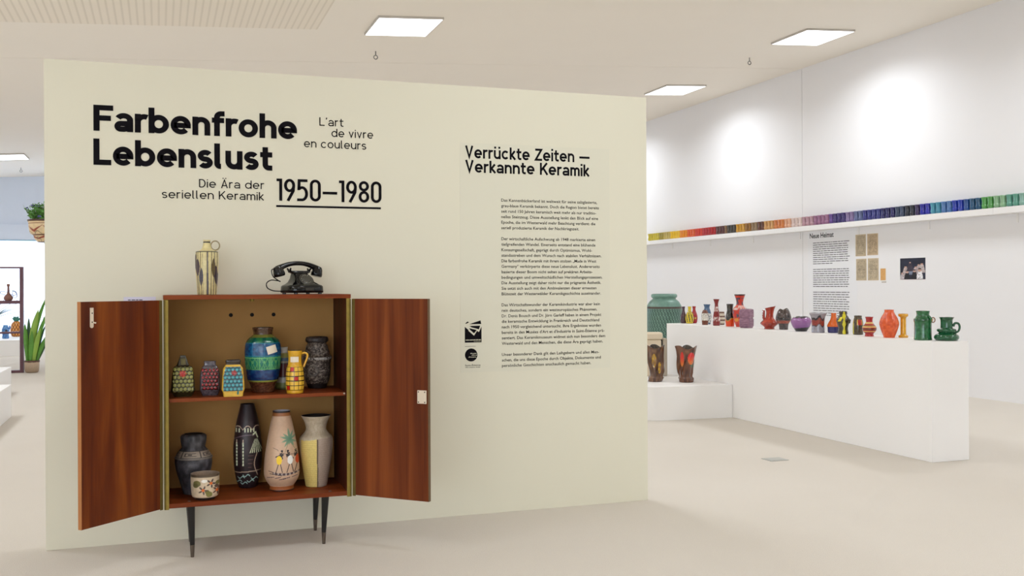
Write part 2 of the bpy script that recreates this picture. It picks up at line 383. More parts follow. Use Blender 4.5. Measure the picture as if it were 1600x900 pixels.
# ------------------------------------------------------------------ cream display wall
PY = 5.013
wall = empty('display_wall', (1.035, PY+.05, 0), 0, 'free-standing cream display wall with black German exhibition title and text', 'partition wall')
inv = Vector((-1.035, -(PY+.05), 0))
def W_(o): o.location = inv; return o
W_(MB().box(-.4966, 2.5675, PY, PY+.10, .0005, 2.25).build('wall_panel', M_panel, wall))
W_(MB().box(1.481, 2.339, PY-.0012, PY, .748, 1.952).build('text_film', M_film, wall))
YT = PY-.0018; YT2 = PY-.0022
for body, a, c, zb, cap, wt in (("Farbenfrohe", -.2882, .6424, 1.930, .1205, .205), ("Lebenslust", -.2888, .5225, 1.7715, .1225, .205)):
    tag(W_(place_xz(stroke_line(body, a, c, zb, cap, wt, gap=.055), 'title_lettering', M_black, wall, YT)), 'large bold black word %s' % body)
for body, a, c, zb, cap in (("L'art", .7529, .8725, 2.0040, .0415), ("de vivre", .8125, 1.0235, 1.9508, .0415), ("en couleurs", .6766, .9875, 1.8935, .0415),
                            ("Die Ära der", .1786, .4838, 1.6795, .0405), ("seriellen Keramik", .0104, .4820, 1.6245, .0405)):
    tag(W_(place_xz(stroke_line(body, a, c, zb, cap, .118, gap=.13), 'subtitle_lettering', M_black, wall, YT)), 'thin black lettering %s' % body)
tag(W_(place_xz(stroke_line("1950-1980", .5423, 1.0648, 1.6255, .1085, .122, gap=.075), 'date_lettering', M_black, wall, YT)), 'condensed black years 1950 to 1980')
W_(MB().box(.5402, 1.0614, YT, PY-.0003, 1.594, 1.6035).build('underline', M_black, wall))
for body, c, zb in (("Verrückte Zeiten —", 2.2203, 1.8725), ("Verkannte Keramik", 2.2198, 1.7975)):
    tag(W_(place_xz(stroke_line(body, 1.510, c, zb, .0650, .175, gap=.085), 'heading_lettering', M_black, wall, YT)), 'bold black heading on text film')
lines = """Das Kannenbäckerland ist weltweit für seine salzglasierte,
grau-blaue Keramik bekannt. Doch die Region bietet bereits
seit rund 150 Jahren keramisch weit mehr als nur traditio-
nelles Steinzeug. Diese Ausstellung lenkt den Blick auf eine
Epoche, die im Westerwald mehr Beachtung verdient: die
seriell produzierte Keramik der Nachkriegszeit.

Der wirtschaftliche Aufschwung ab 1948 markierte einen
tiefgreifenden Wandel. Einerseits entstand eine blühende
Konsumgesellschaft, geprägt durch Optimismus, Wohl-
standsstreben und dem Wunsch nach stabilen Verhältnissen.
Die farbenfrohe Keramik mit ihrem stolzen „Made in West
Germany“ verkörperte diese neue Lebenslust. Andererseits
basierte dieser Boom nicht selten auf prekären Arbeits-
bedingungen und umweltschädlichen Herstellungsprozessen.
Die Ausstellung zeigt daher nicht nur die prägnante Ästhetik.
Sie setzt sich auch mit den Ambivalenzen dieser erneuten
Blütezeit der Westerwälder Keramikgeschichte auseinander.

Das Wirtschaftswunder der Keramikindustrie war aber kein
rein deutsches, sondern ein westeuropäisches Phänomen.
Dr. Denis Bousch und Dr. Jörn Garleff haben in einem Projekt
die keramische Entwicklung in Frankreich und Deutschland
nach 1950 vergleichend untersucht. Ihre Ergebnisse wurden
bereits in den Musées d'Art et d'Industrie in Saint-Étienne prä-
sentiert. Das Keramikmuseum widmet sich nun besonders dem
Westerwald und den Menschen, die diese Ära geprägt haben.

Unser besonderer Dank gilt den Leihgebern und allen Men-
schen, die uns diese Epoche durch Objekte, Dokumente und
persönliche Geschichten anschaulich gemacht haben.""".split('\n')
ends = [2.2643, 2.2746, 2.2577, 2.2696, 2.2535, 2.1563, None, 2.2516, 2.2531, 2.2324, 2.2885, 2.2577, 2.2777, 2.2343, 2.2939, 2.2862, 2.2577, 2.2846, None, 2.2785, 2.2616, 2.2862, 2.2739, 2.2842, 2.3047, 2.3093, 2.295, None, 2.2723, 2.2823, 2.2236]
for i, (tx, e) in enumerate(zip(lines, ends)):
    if tx: W_(place_xz(bf_mesh(tx, 1.7083, e, 1.6485-i*.02925, size=.0225, bold=.010), 'text_line', M_ink, wall, YT))
# logos
def lx(X): return 1.5036+(X-238)/9*.0035
def lz(Y): return 1.0202-(Y-108)/9*.003414
def logo(polys, name, mat, y):
    mb = MB()
    for p in polys: mb.poly([(lx(a), y, lz(b_)) for a, b_ in p][::-1])
    return W_(mb.build(name, mat, wall))
lg = logo([[(238, 192), (288, 236), (290, 250), (368, 318), (368, 412), (238, 412)], [(368, 318), (412, 250), (432, 268), (442, 262), (474, 192), (474, 412), (368, 412)],
           [(300, 158), (460, 108), (471, 158)], [(243, 150), (275, 121), (300, 130), (262, 151)], [(303, 183), (456, 181), (438, 232), (335, 203)], [(300, 214), (408, 240), (368, 286), (310, 234)]], 'angular_logo', M_black, YT)
W_(place_xz(bf_mesh('KERAMIKMUSEUM', lx(252), lx(462), lz(385), size=.0085, bold=.03), 'logo_lettering', M_cream, wall, YT2))
W_(place_xz(bf_mesh('WESTERWALD', lx(362), lx(462), lz(403), size=.0040, bold=.0), 'logo_lettering', M_cream, wall, YT2))
logo([[(240, 463), (390, 463), (390, 467), (240, 467)]], 'small_caption_line', M_ink, YT)
logo([[(327+88*math.cos(a*PI/20), 584+90*math.sin(a*PI/20)) for a in range(40)]], 'round_logo', M_black, YT)
for k, (a, c, y) in enumerate(((316, 400, 570), (334, 408, 595), (290, 395, 620))):
    W_(place_xz(bf_mesh(('Musée', "d'Art et", "d'Industrie")[k], lx(a), lx(c), lz(y), size=.0085, bold=.02), 'logo_lettering', M_cream, wall, YT2))
W_(place_xz(bf_mesh('Saint-Étienne', lx(240), lx(458), lz(736), size=.0115, bold=.01), 'logo_lettering', M_black, wall, YT))
W_(place_xz(bf_mesh('ville créative design', lx(240), lx(456), lz(759), size=.0060, bold=.02), 'logo_lettering', M_black, wall, YT))
# paper caption behind left cabinet door
lb = empty('caption_card', (-.09, PY, 1.12), 0, 'small lavender caption card stuck on cream wall above the left cabinet door', 'label')
MB().box(-.071, .071, -.0012, -.0004, -.045, .037).build('card', M_paper, lb)
mb = MB()
for a, c in ((-.052, -.040), (-.036, -.020), (-.017, -.006), (-.003, .012)): mb.box(a, c, -.0016, -.0013, .021, .0245)
mb.build('card_lettering', M_ink, lb)

# ------------------------------------------------------------------ cabinet
CXL, CXR, CYF, CYB = .013, .838, 4.635, 5.008
cb = empty('bar_cabinet', (.4255, 4.82, 0), 0, 'open teak bar cabinet with two doors standing on tapered black legs by the cream wall', 'cabinet')
ci = Vector((-.4255, -4.82, 0))
def C_(o): o.location = o.location + ci; return o
C_(MB().box(CXL, CXR, CYF, CYB, 1.147, 1.166).build('top_board', M_wood_h, cb, bevel=.001))
C_(MB().box(CXL+.018, CXR-.012, CYF+.002, CYB, .229, .249).build('bottom_board', M_wood_h, cb, bevel=.001))
C_(MB().box(CXL+.002, CXL+.022, CYF+.006, CYB, .229, 1.147).build('side_board', M_wood_in, cb))
C_(MB().box(CXR-.022, CXR-.002, CYF+.006, CYB, .229, 1.147).build('side_board', M_wood_in, cb))
bk = C_(MB().box(CXL+.022, CXR-.022, CYB-.008, CYB, .249, 1.147).build('back_board', M_back, cb))
C_(MB().box(CXL+.0225, CXR-.0225, CYF+.026, CYB-.009, .692, .708).build('shelf_board', M_wood_h, cb, bevel=.001))
for x in (.322, .4215, .524):
    q = MB().tube([(x, CYB-.0085, 1.066), (x, CYB-.0095, 1.066)], .0095, 14).build('back_hole', M_dark, cb); C_(q)
C_(MB().tube([(.393, 4.66, 1.147), (.393, 4.66, 1.136)], [.011, .008], 12).build('catch_knob', M_brass, cb, smooth=True))
for x, h in ((CXL+.002, 1), (CXR-.021, -1)):
    C_(MB().box(x, x+.019, CYF-.001, CYF+.004, .224, 1.146).build('piano_hinge', M_brass, cb, bevel=.001))
    C_(MB().tube([(x+(.002 if h > 0 else .017), CYF-.004, .226), (x+(.002 if h > 0 else .017), CYF-.004, 1.144)], .0035, 8).build('hinge_pin', M_brass_d, cb))
for (x, y, dx, dy) in ((.131, 4.668, -.006, 0), (.717, 4.694, .008, 0), (.131, 4.955, -.006, 0), (.717, 4.965, .006, 0)):
    lg = C_(MB().tube([(x+dx, y+dy, .229), (x, y, .055), ], [.0185, .0105], 16).build('leg', M_leg, cb, smooth=True))
    MB().tube([(x, y, .055), (x, y, .0005)], [.0106, .0075], 16).build('leg_tip', M_tip, lg, smooth=True)
for (x, y) in ((.118, 4.665), (.742, 4.665)):
    C_(MB().box(x-.006, x+.006, y-.003, y+.003, .249, .2515).build('screw_plate', M_chrome, cb))
C_(MB().tube([(CXR-.03, CYF+.03, .702), (CXR-.028, CYF+.022, .702)], .004, 8).build('shelf_pin', M_ivory, cb))
M_edge = plain('light_edge_veneer', (168, 108, 56), .5, var=.15, scale=20)
M_edge_d = plain('olive_edge_veneer', (92, 68, 34), .5, var=.15, scale=20)
def door(hx, hy, ex, ey, fs, mat, me_):
    """door hinged at (hx, hy), free edge at (ex, ey); fs = sign of the local y its inner face looks along"""
    d = Vector((ex-hx, ey-hy, 0)); L = d.length; ang = math.atan2(d.y, d.x)
    r = bpy.data.objects.new('door', None); COL.objects.link(r); r.parent = cb; r.location = Vector((hx, hy, 0))+ci; r.rotation_euler.z = ang
    z0, z1 = .2315, 1.1445
    y0, y1 = sorted((0, -.019*fs))
    MB().box(.001, L-.002, y0, y1, z0, z1).build('door_panel', mat, r, bevel=.0008)
    MB().box(L-.002, L, y0, y1, z0, z1).build('edge_strip', me_, r)
    a, c = sorted((fs*.0002, fs*.0014))
    MB().box(.001, .017, a, c, z0-.004, z1-.001).build('hinge_leaf', M_brass_d, r)
    return r, L
rd, L = door(.8420, 4.6335, 1.1345, 4.3555, -1, M_wood_r, M_edge_d)
MB().box(L-.054, L-.008, -.006, -.0003, .672, .732).build('strike_plate', M_ivory, rd, bevel=.0015)
for a in (-1, 1):
    for c in (-1, 1):
        x = L-.031+a*.016; z = .702+c*.023
        MB().tube([(x, -.0062, z), (x, -.0072, z)], .0028, 8).build('screw', M_dark, rd)
ld, L = door(.0085, 4.6325, -.300, 4.335, 1, M_wood, M_edge)
MB().box(L-.060, L-.044, .0003, .005, 1.046, 1.120).tube([(L-.052, .0003, 1.046), (L-.052, .005, 1.046)], .008, 14).build('door_bolt', M_ivory, ld, bevel=.001)
for z in (1.098, 1.062): MB().tube([(L-.052, .0052, z), (L-.052, .0062, z)], .0028, 8).build('screw', M_dark, ld)
MB().tube([(L-.06, .004, 1.06), (L-.068, .009, 1.058)], .003, 8).build('bolt_knob', M_ivory, ld)

# ------------------------------------------------------------------ ceramics toolkit
def spl(prof, n):
    """smooth resampling of (half width, height); a repeated point makes a corner"""
    segs = []; cur = [prof[0]]
    for p in prof[1:]:
        if math.dist(p, cur[-1]) < 1e-9: segs.append(cur); cur = [p]
        else: cur.append(p)
    segs.append(cur); segs = [s_ for s_ in segs if len(s_) > 1]
    tot = sum(math.dist(a, b_) for s_ in segs for a, b_ in zip(s_, s_[1:])); out = []
    for s_ in segs:
        for i in range(len(s_)-1):
            p0 = s_[i-1] if i else s_[i]; p1 = s_[i]; p2 = s_[i+1]; p3 = s_[i+2] if i+2 < len(s_) else s_[i+1]
            k = max(1, round(n*math.dist(p1, p2)/tot))
            for j in range(k):
                t = j/k; t2 = t*t; t3 = t2*t
                out.append(tuple(.5*(2*p1[q]+(p2[q]-p0[q])*t+(2*p0[q]-5*p1[q]+4*p2[q]-p3[q])*t2+(3*p1[q]-p0[q]-3*p2[q]+p3[q])*t3) for q in (0, 1)))
        out.append(s_[-1])
    return [(max(r, .01), z) for r, z in out]
def turned(name, prof, s, cf, mat, parent=None, seg=64, rows=50, df=None, wall_=1.3, depth=.35, inner=(60, 50, 40), sf=None):
    """prof in picture pixels (half width, height); s metres per pixel; local -Y faces the viewer"""
    P = [(r_, max(z_, prof[0][1])) for r_, z_ in spl(prof, rows)]; H = max(z for r, z in P)
    r_top, z_top = P[-1]
    inn = [(max(r_top-wall_*.6, .3), z_top+.02)]
    for r, z in reversed(P[:-1]):
        if z < z_top - H*depth: break
        if z < inn[-1][1]: inn.append((max(r-wall_, .3), z))
    ring = [(.01, P[0][1]+.0)] + P + inn + [(.01, inn[-1][1])]
    nO = 1+len(P); vs = []; cols = []
    for i, (r, z) in enumerate(ring):
        out = i < nO
        for k in range(seg):
            a = 2*PI*k/seg
            if a > PI: a -= 2*PI
            m = df(a, z, r, out) if df else 1
            x, y = r*m*math.sin(a), -r*m*math.cos(a); dz = 0
            if sf: x, y, dz = sf(x, y, z, out)
            vs.append((x*s, y*s, (z+dz)*s))
            c = cf(x if math.cos(a) > -.2 else 999, z, a, r) if out else inner
            cols.append(lin(c))
    fs = []
    n = len(ring)
    for i in range(n-1):
        for k in range(seg):
            a = i*seg+k; b_ = i*seg+(k+1) % seg; fs.append((a, b_, b_+seg, a+seg))
    fs.append(tuple(range(seg))[::-1]); fs.append(tuple((n-1)*seg+k for k in range(seg)))
    me = bpy.data.meshes.new(name); me.from_pydata(vs, [], fs); me.update()
    at = me.color_attributes.new('Col', 'FLOAT_COLOR', 'POINT')
    buf = []
    for c in cols: buf += [c[0], c[1], c[2], 1]
    at.data.foreach_set('color', buf)
    o = link(name, me, mat, parent, True)
    return o
def place(o, x, y, z, rb, s, turn=0):
    """x, y = where the front of the foot touches; the axis stands one foot radius further back"""
    d = Vector((x, y)).normalized(); p = Vector((x, y)) + d*rb*s
    o.location = (p.x, p.y, z+.0006); o.rotation_euler.z = -math.atan2(d.x, d.y)+turn
def vase(name, label, x, y, z, s, prof, cf, mat=None, cat='vase', group=None, parts=None, turn=0, **kw):
    mat = mat or paint()
    o = turned(name if not parts else 'body', prof, s, cf, mat, **kw)
    if parts:
        r = empty(name, (0, 0, 0)); o.parent = r; parts(r, s); root = r
    else: root = o
    tag(root, label, cat, group); place(root, x, y, z, prof[0][0], s, turn)
    return root
def solid(mat_col, rough=.2, **kw):
    key = 'ceramic_%d_%d_%d_%d' % (*mat_col, int(rough*100))
    return bpy.data.materials.get(key) or plain(key, mat_col, rough, coat=.3, **kw)
def handle(pts, rad, s, mat, parent, name='handle', seg=10):
    P = spl([(p[0]+500, p[1]) for p in pts], 28)
    rr = rad*s if not hasattr(rad, '__len__') else [ (rad[0]+(rad[1]-rad[0])*i/(len(P)-1))*s for i in range(len(P))]
    return MB().tube([((x-500)*s, 0, z*s) for x, z in P], rr, seg).build(name, mat, parent, smooth=True)
def sd(px, py, ax, ay, bx, by):
    dx, dy = bx-ax, by-ay; L = dx*dx+dy*dy
    t = 0 if L == 0 else max(0, min(1, ((px-ax)*dx+(py-ay)*dy)/L))
    return math.hypot(px-ax-t*dx, py-ay-t*dy)
def hsh(a, b_=0): return (math.sin(a*12.9898+b_*78.233)*43758.5453) % 1
def vn(x, y):
    xi, yi = math.floor(x), math.floor(y); fx, fy = x-xi, y-yi; fx = fx*fx*(3-2*fx); fy = fy*fy*(3-2*fy)
    a, b_, c, d = hsh(xi, yi), hsh(xi+1, yi), hsh(xi, yi+1), hsh(xi+1, yi+1)
    return (a+(b_-a)*fx)*(1-fy)+(c+(d-c)*fx)*fy
def mixc(a, b_, t): t = max(0, min(1, t)); return tuple(a[i]+(b_[i]-a[i])*t for i in range(3))
def box_xs(p=5, dep=.75):
    def f(a, z, r, out):
        c, s_ = abs(math.cos(a))/dep, abs(math.sin(a)); return 1/((c**p+s_**p)**(1/p))
    return f

SH, BT, TP = .708, .249, 1.166
# --- upper shelf: three small relief bottles
def relief_df(hl, hh, wl, step=7.0, amp=.10, base=box_xs(7, .72), cutr=99):
    def f(a, z, r, out):
        m = base(a, z, r, out)
        if out and hl < z < hh and abs(math.sin(a)*r*m) < wl and math.cos(a) > -.1:
            row = int((z-hl)//step); u = (math.sin(a)*r*m + (step/2 if row % 2 else 0)) % step - step/2; v = (z-hl) % step - step/2
            d = math.hypot(u, v)/(step*.5)
            m *= 1 + amp*(max(0, 1-d*d)**.5 - .35)
        return m
    return f
def dome(x, z, hl, step):
    row = int((z-hl)//step); u = (x + (step/2 if row % 2 else 0)) % step - step/2; v = (z-hl) % step - step/2
    return math.hypot(u, v)/(step*.5), u, v
def flower(x, z, cx, cz, r):
    d = math.hypot(x-cx, z-cz); a = math.atan2(z-cz, x-cx); return d < r*(.78+.22*math.cos(8*a))
def cf_green(x, z, a, r):
    if z > 47: return (38, 34, 20) if not (-3 < x < 4 and 50 < z < 59) else (92, 84, 44)
    if z < 8: return (44, 40, 20)
    if flower(x, z, -.5, 36, 6): return (188, 42, 34)
    if abs(x) < 15:
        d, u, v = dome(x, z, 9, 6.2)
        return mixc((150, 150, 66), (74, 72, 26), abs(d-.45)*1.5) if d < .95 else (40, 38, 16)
    return (50, 46, 20)
vase('relief_bottle', 'small olive green knobbly bottle with red flower at left end of upper cabinet shelf', .0958, 4.715, SH, .00288,
     [(13, 0), (14.5, 3), (18, 9), (18, 11), (16.5, 30), (14.5, 44), (13, 47), (13, 47), (9.5, 49), (7.5, 54), (4.6, 62), (4.4, 64)], cf_green, paint(.15, coat=.5), seg=150, rows=110, group='small relief bottles', df=relief_df(9, 45, 15, 6.2))
def cf_red(x, z, a, r):
    if z > 42 or z < 9: return mixc((104, 96, 104), (60, 54, 62), vn(x*.5, z*.5))
    if abs(x) < 12.5:
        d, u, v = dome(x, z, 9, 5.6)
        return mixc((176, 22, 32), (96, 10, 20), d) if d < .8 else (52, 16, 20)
    return (84, 76, 84)
vase('relief_bottle', 'small crimson knobbly bottle with grey purple collar, between green and turquoise bottles', .2122, 4.728, SH, .00291,
     [(12, 0), (13, 3), (15, 9), (15.5, 12), (15, 30), (13.5, 40), (10.5, 46), (9.2, 47), (9, 52), (9.5, 53.5)], cf_red, paint(.15, coat=.5), seg=140, rows=100, group='small relief bottles', df=relief_df(9, 43, 12.5, 5.6))
def cf_teal(x, z, a, r):
    if z > 50: return (44, 30, 20)
    w_ = 14.5 if z < 33 else 14.5-(z-33)*.25
    if flower(x, z, 1.5, 37, 5): return (156, 44, 44)
    if abs(x) < w_ and 8.5 < z < 46.5:
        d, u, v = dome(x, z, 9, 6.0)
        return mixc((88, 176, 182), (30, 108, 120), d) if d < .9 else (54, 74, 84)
    if 3 < z < 9 and 6 < x < 8.4: return (40, 120, 110)
    return (212, 170, 62)
vase('relief_bottle', 'small yellow bottle with turquoise knobbly panel and dark red flower on upper cabinet shelf', .3072, 4.635, SH, .00288,
     [(14.5, 0), (15, 2), (15.5, 6), (15.5, 6), (17.5, 11), (17.5, 11), (16.6, 30), (15.2, 44), (15.2, 44), (11.5, 49), (11, 51), (11.5, 55), (11, 57)], cf_teal, paint(.15, coat=.5), seg=150, rows=110, group='small relief bottles', df=relief_df(9, 46, 14, 6.0))
# --- big blue green vase
def cf_blue(x, z, a, r):
    n = vn(a*6, z*.3)
    if z > 92: return mixc((58, 36, 24), (104, 74, 50), vn(a*14, z*.9))
    if z > 88: return (130, 130, 60)
    k = (math.degrees(a)+15) % 40-20
    if z > 80: return mixc((22, 96, 84), (52, 130, 70), n) if abs(k) > 6 else (12, 84, 70)
    if z > 57.5:
        c = mixc((8, 52, 98), (26, 100, 146), n)
        if abs(k) < 1.2: c = (20, 110, 150)
        if z < 60 or z > 78.5: c = (30, 116, 140)
        return c
    if z > 37:
        zz = (z-47)/9.5; g = mixc((16, 100, 88), (24, 126, 100), n)
        if abs(abs(zz)-.92) < .09 or abs(abs(k)-17) < 1.5 or abs(abs(abs(k)-9)/9+abs(zz)*.9-.8) < .13: g = (92, 168, 104)
        if abs(k) < 2 and hsh(int(z*1.1)) > .4: g = (100, 172, 110)
        return g
    if z > 20: return mixc((8, 34, 88), (24, 78, 132), n)
    if z > 17.5: return (150, 156, 70)
    return mixc((70, 40, 28), (120, 76, 50), vn(a*10, z*.7))
def price(x, z, wd, ht, rot, y, col=M_label, bend=None):
    def f(r_, s):
        mb = MB(); n = 6
        for i in range(n):
            u0, u1 = -wd/2+wd*i/n, -wd/2+wd*(i+1)/n
            q = []
            for u, v in ((u0, -ht/2), (u1, -ht/2), (u1, ht/2), (u0, ht/2)):
                X = x+u*math.cos(rot)-v*math.sin(rot); Z = z+u*math.sin(rot)+v*math.cos(rot)
                Y = -(math.sqrt(max(y*y-X*X, .01))+.35)
                q.append((X*s, Y*s, Z*s))
            mb.poly(q)
        mb.build('paper_label', col, r_)
    return f
vase('floor_vase', 'big blue and green banded relief vase with brown neck on the upper cabinet shelf', .450, 4.762, SH, .00293,
     [(17, 0), (18, 1.5), (20, 12), (23.5, 19), (25, 24), (26.5, 35), (27.8, 45), (28.4, 60), (28.2, 70), (27, 78), (24, 84), (18.5, 89), (15, 92), (15, 92), (15.2, 96), (16.5, 102), (16.5, 103.5)],
     cf_blue, paint(.22, .5, 60, .4), seg=200, rows=140, parts=price(13.5, 69, 15, 12.5, math.radians(15), 28.6), df=lambda a, z, r, o: 1+(.012*math.cos(9*a) if o and 17 < z < 88 else 0)-(.015 if o and (abs(z-37.5) < .8 or abs(z-57) < .8) else 0))
def cf_str(x, z, a, r):
    for h, c in ((3, (90, 90, 50)), (11, (120, 128, 70)), (20, (168, 166, 160)), (21.5, (40, 30, 30)), (40, (86, 22, 20)), (41, (30, 22, 22)), (44.5, (150, 142, 126)), (49.5, (60, 86, 110)), (57, (150, 146, 84)), (99, (208, 204, 196))):
        if z < h: return c
vase('striped_bottle', 'banded bottle with white neck and dark red middle half hidden behind yellow jug', .5560, 4.875, SH, .00307,
     [(12, 0), (13, 2), (13.3, 12), (13, 30), (12.5, 42), (11.5, 49), (9, 54), (6.5, 57), (6.5, 57), (6.3, 60), (6.8, 66)], cf_str, paint(.3))
def cf_yj(x, z, a, r):
    if z > 41.5 or z < 5.5: return (216, 164, 40)
    deg = math.degrees(a)+6; col = math.floor(deg/28); u = deg/28-col
    row = math.floor((z-5.5)/7.2); v = (z-5.5)/7.2-row
    if u < .06 or u > .94 or v < .10 or v > .92: return (52, 40, 24)
    if (row, col) in ((4, -1), (2, 0), (0, -2), (1, 4), (3, -5), (0, 3)): return (190, 40, 26)
    return (228, 182, 58)
def yj_parts(r_, s):
    price(-.5, 53.5, 12.5, 8.5, 0, 11.6)(r_, s)
    handle([(10.5, 62), (16, 63), (19.5, 60), (18.5, 54), (13.5, 41)], 1.7, s, solid((216, 164, 40)), r_)
vase('checked_jug', 'yellow jug with black grid and red squares on the upper cabinet shelf', .5846, 4.672, SH, .00294,
     [(12.5, 0), (13, 2), (13, 4.5), (13.8, 6), (14.2, 16), (13.8, 30), (12.5, 40), (11, 44), (10.2, 50), (10.2, 58), (11, 65), (11.2, 67)], cf_yj, paint(.25), seg=220, rows=130, cat='jug', parts=yj_parts)
def cf_gl(x, z, a, r):
    n = vn(a*9, z*.6)*.6+vn(a*22, z*1.5)*.4
    c = mixc((48, 38, 34), (166, 154, 142), (n-.32)*2.0)
    if z > 72: c = mixc((30, 24, 24), (80, 72, 68), n)
    if z < 8: c = (30, 25, 25)
    d = math.hypot(x+6, z-28)
    if abs(d-7.6) < 1.0: c = (104, 98, 92)
    if 45 < z < 49 and n > .45: c = (190, 186, 182)
    return c
def gl_df(a, z, r, out):
    if not out: return 1
    x = math.sin(a)*r; d = math.hypot(x+6, z-28)
    return 1+(.05 if abs(d-7.4) < 1.3 and math.cos(a) > 0 else 0)+.012*(vn(a*16, z*.9)-.5)
vase('lava_vase', 'dark grey rough glazed vase with rolled rim and raised ring, right end of upper shelf', .7146, 4.868, SH, .00308,
     [(14, 0), (15.5, 5), (19, 14), (20.8, 25), (21, 38), (21.5, 44), (23, 47), (22.5, 50), (19.5, 53), (19.5, 57), (18, 61), (17, 66), (15, 69), (14.5, 71), (17.5, 74), (17.8, 77), (16.5, 80), (14.5, 81)],
     cf_gl, paint(.42, .8, 160, .1), seg=170, rows=120, df=gl_df)
# --- lower compartment
def cf_dj(x, z, a, r):
    n = vn(a*5, z*.12); c = mixc((40, 38, 42), (98, 96, 102), n+ (vn(a*24, z*.7)-.5)*.4)
    if z > 76: return mixc((30, 28, 30), (96, 94, 98), n)
    if 61.5 < z < 72.5:
        c = (150, 136, 122); u = (math.degrees(a)*.22+100) % 15; v = z-67
        if abs(abs(v)-5.2) < .7 or u < .9: c = (44, 38, 38)
        if (abs(abs(v)-2.2) < .55 and 3 < u < 12) or (abs(u-3.2) < .5 and v < 2.2 and v > -2.2) or (abs(v) < .7 and 5.5 < u < 9): c = (54, 46, 46)
    if 58.8 < z < 61: c = (128, 120, 112)
    return c
vase('greek_key_jar', 'dark grey jar with pale greek key band on shoulder standing behind the small painted cup', .1420, 4.800, BT, .00294,
     [(15, 0), (16, 2), (21, 20), (26, 38), (28.2, 52), (27.8, 58), (29, 60), (27.5, 62), (23.5, 69), (19.5, 74), (17.6, 77), (18.2, 80), (19.4, 88), (19.6, 94), (18, 97), (15, 98.5)],
     cf_dj, paint(.5, .3, 90, 0), seg=170, rows=120).scale = (1, 1, .95)
def cf_cup(x, z, a, r):
    if z < 4.5: return (40, 30, 26)
    if z > 36.5: return (92, 76, 60)
    c = (206, 186, 158)
    if abs(x) > 40: return c
    for cx, cz, rr, cc in ((-12, 27, 5.5, (112, 106, 62)), (-14, 24, 4, (96, 90, 54)), (6, 10, 5, (120, 116, 58)), (3, 14, 3.5, (112, 108, 52)), (19, 27, 3.5, (116, 108, 60)), (17, 22, 3, (90, 70, 60))):
        if math.hypot((x-cx), (z-cz)*1.15) < rr: c = cc
    if math.hypot((x+1)/1.8, z-31) < 2.6: c = (236, 232, 224)
    for cx, cz, cc in ((-3, 16.5, (86, 72, 66)), (9, 27, (80, 64, 58)), (18, 15, (98, 66, 56))):
        d = math.hypot(x-cx, z-cz); an = math.atan2(z-cz, x-cx)
        if d < 4.2+3.2*math.cos(5*an+.6): c = cc
        if d < 2.2: c = (226, 110, 42)
    return c
vase('painted_cup', 'small cream bowl cup with olive leaves and orange flowers in front of the grey jar', .1861, 4.660, BT, .00286,
     [(15, 0), (15.5, 3), (15.5, 3), (19, 4.5), (20.5, 8), (21.4, 20), (21.8, 36), (22, 40)], cf_cup, paint(.3), seg=190, rows=100, cat='cup', depth=.7, inner=(150, 130, 112))
def cf_bk(x, z, a, r):
    c = mixc((34, 22, 26), (52, 36, 40), vn(a*6, z*.1))
    if abs(x) > 60: return c
    pale = (214, 222, 190); pal2 = (196, 172, 150)
    # dome roofs band
    if 86 < z < 104 and -18 < x < 17:
        if abs(z-(92+6*abs(math.cos(x*.22)))) < .8: return pal2
        if 88 < z < 94.5 and (x+40) % 4.4 < 1.9 and hsh(int((x+40)/4.4)) > .3: return pale
    if abs(z-(84+.012*(x-2)**2*-1)) < .7 and x < 10: return (110, 90, 100)
    # columns
    for cx in (-16.5, -7.0):
        if abs(x-cx) < 1.1 and 36 < z < 72 and (z % 5) > 1.2: return pale
        if abs(x-cx) < .7 and 72 <= z < 77: return pal2
    # straw hut / sunshade
    if 56 < z < 78 and 0 < x < 24:
        t = (78-z)/22; hw = 2+9.5*t
        if abs(x-12.5) < hw and ((x-12.5)/max(hw, .1)*7) % 2 < 1.0: return pale
    if sd(x, z, 8, 84, 12, 88) < 1.2 or sd(x, z, 12, 88, 15, 80) < .9: return pale
    if abs(x-(13+3*math.sin(z*.12))) < .7 and 20 < z < 56: return pal2
    for q in range(4):
        if abs(z-(52-q*6)) < .45 and 0 < x < 9-q: return (120, 84, 84)
    if abs(z-(27+.06*x)) < .7: return pal2
    # waves
    for (bx, bz) in ((-10, 18), (-2, 21), (4, 12), (-6, 9), (10, 16), (-14, 12)):
        if abs(z-(bz+1.6*math.sin((x-bx)*.7))) < .9 and abs(x-bx) < 5.5: return (170, 206, 200)
    return c
vase('black_scene_vase', 'tall black vase scratched with pale hut and columns scene, left of the figure vase', .3879, 4.870, BT, .00302,
     [(13, 0), (14.5, 3), (18.5, 16), (21, 32), (21.9, 50), (21.6, 68), (19.5, 88), (16.8, 104), (13, 120), (11, 129), (10.6, 131)], cf_bk, paint(.4), seg=260, rows=200, group=None)
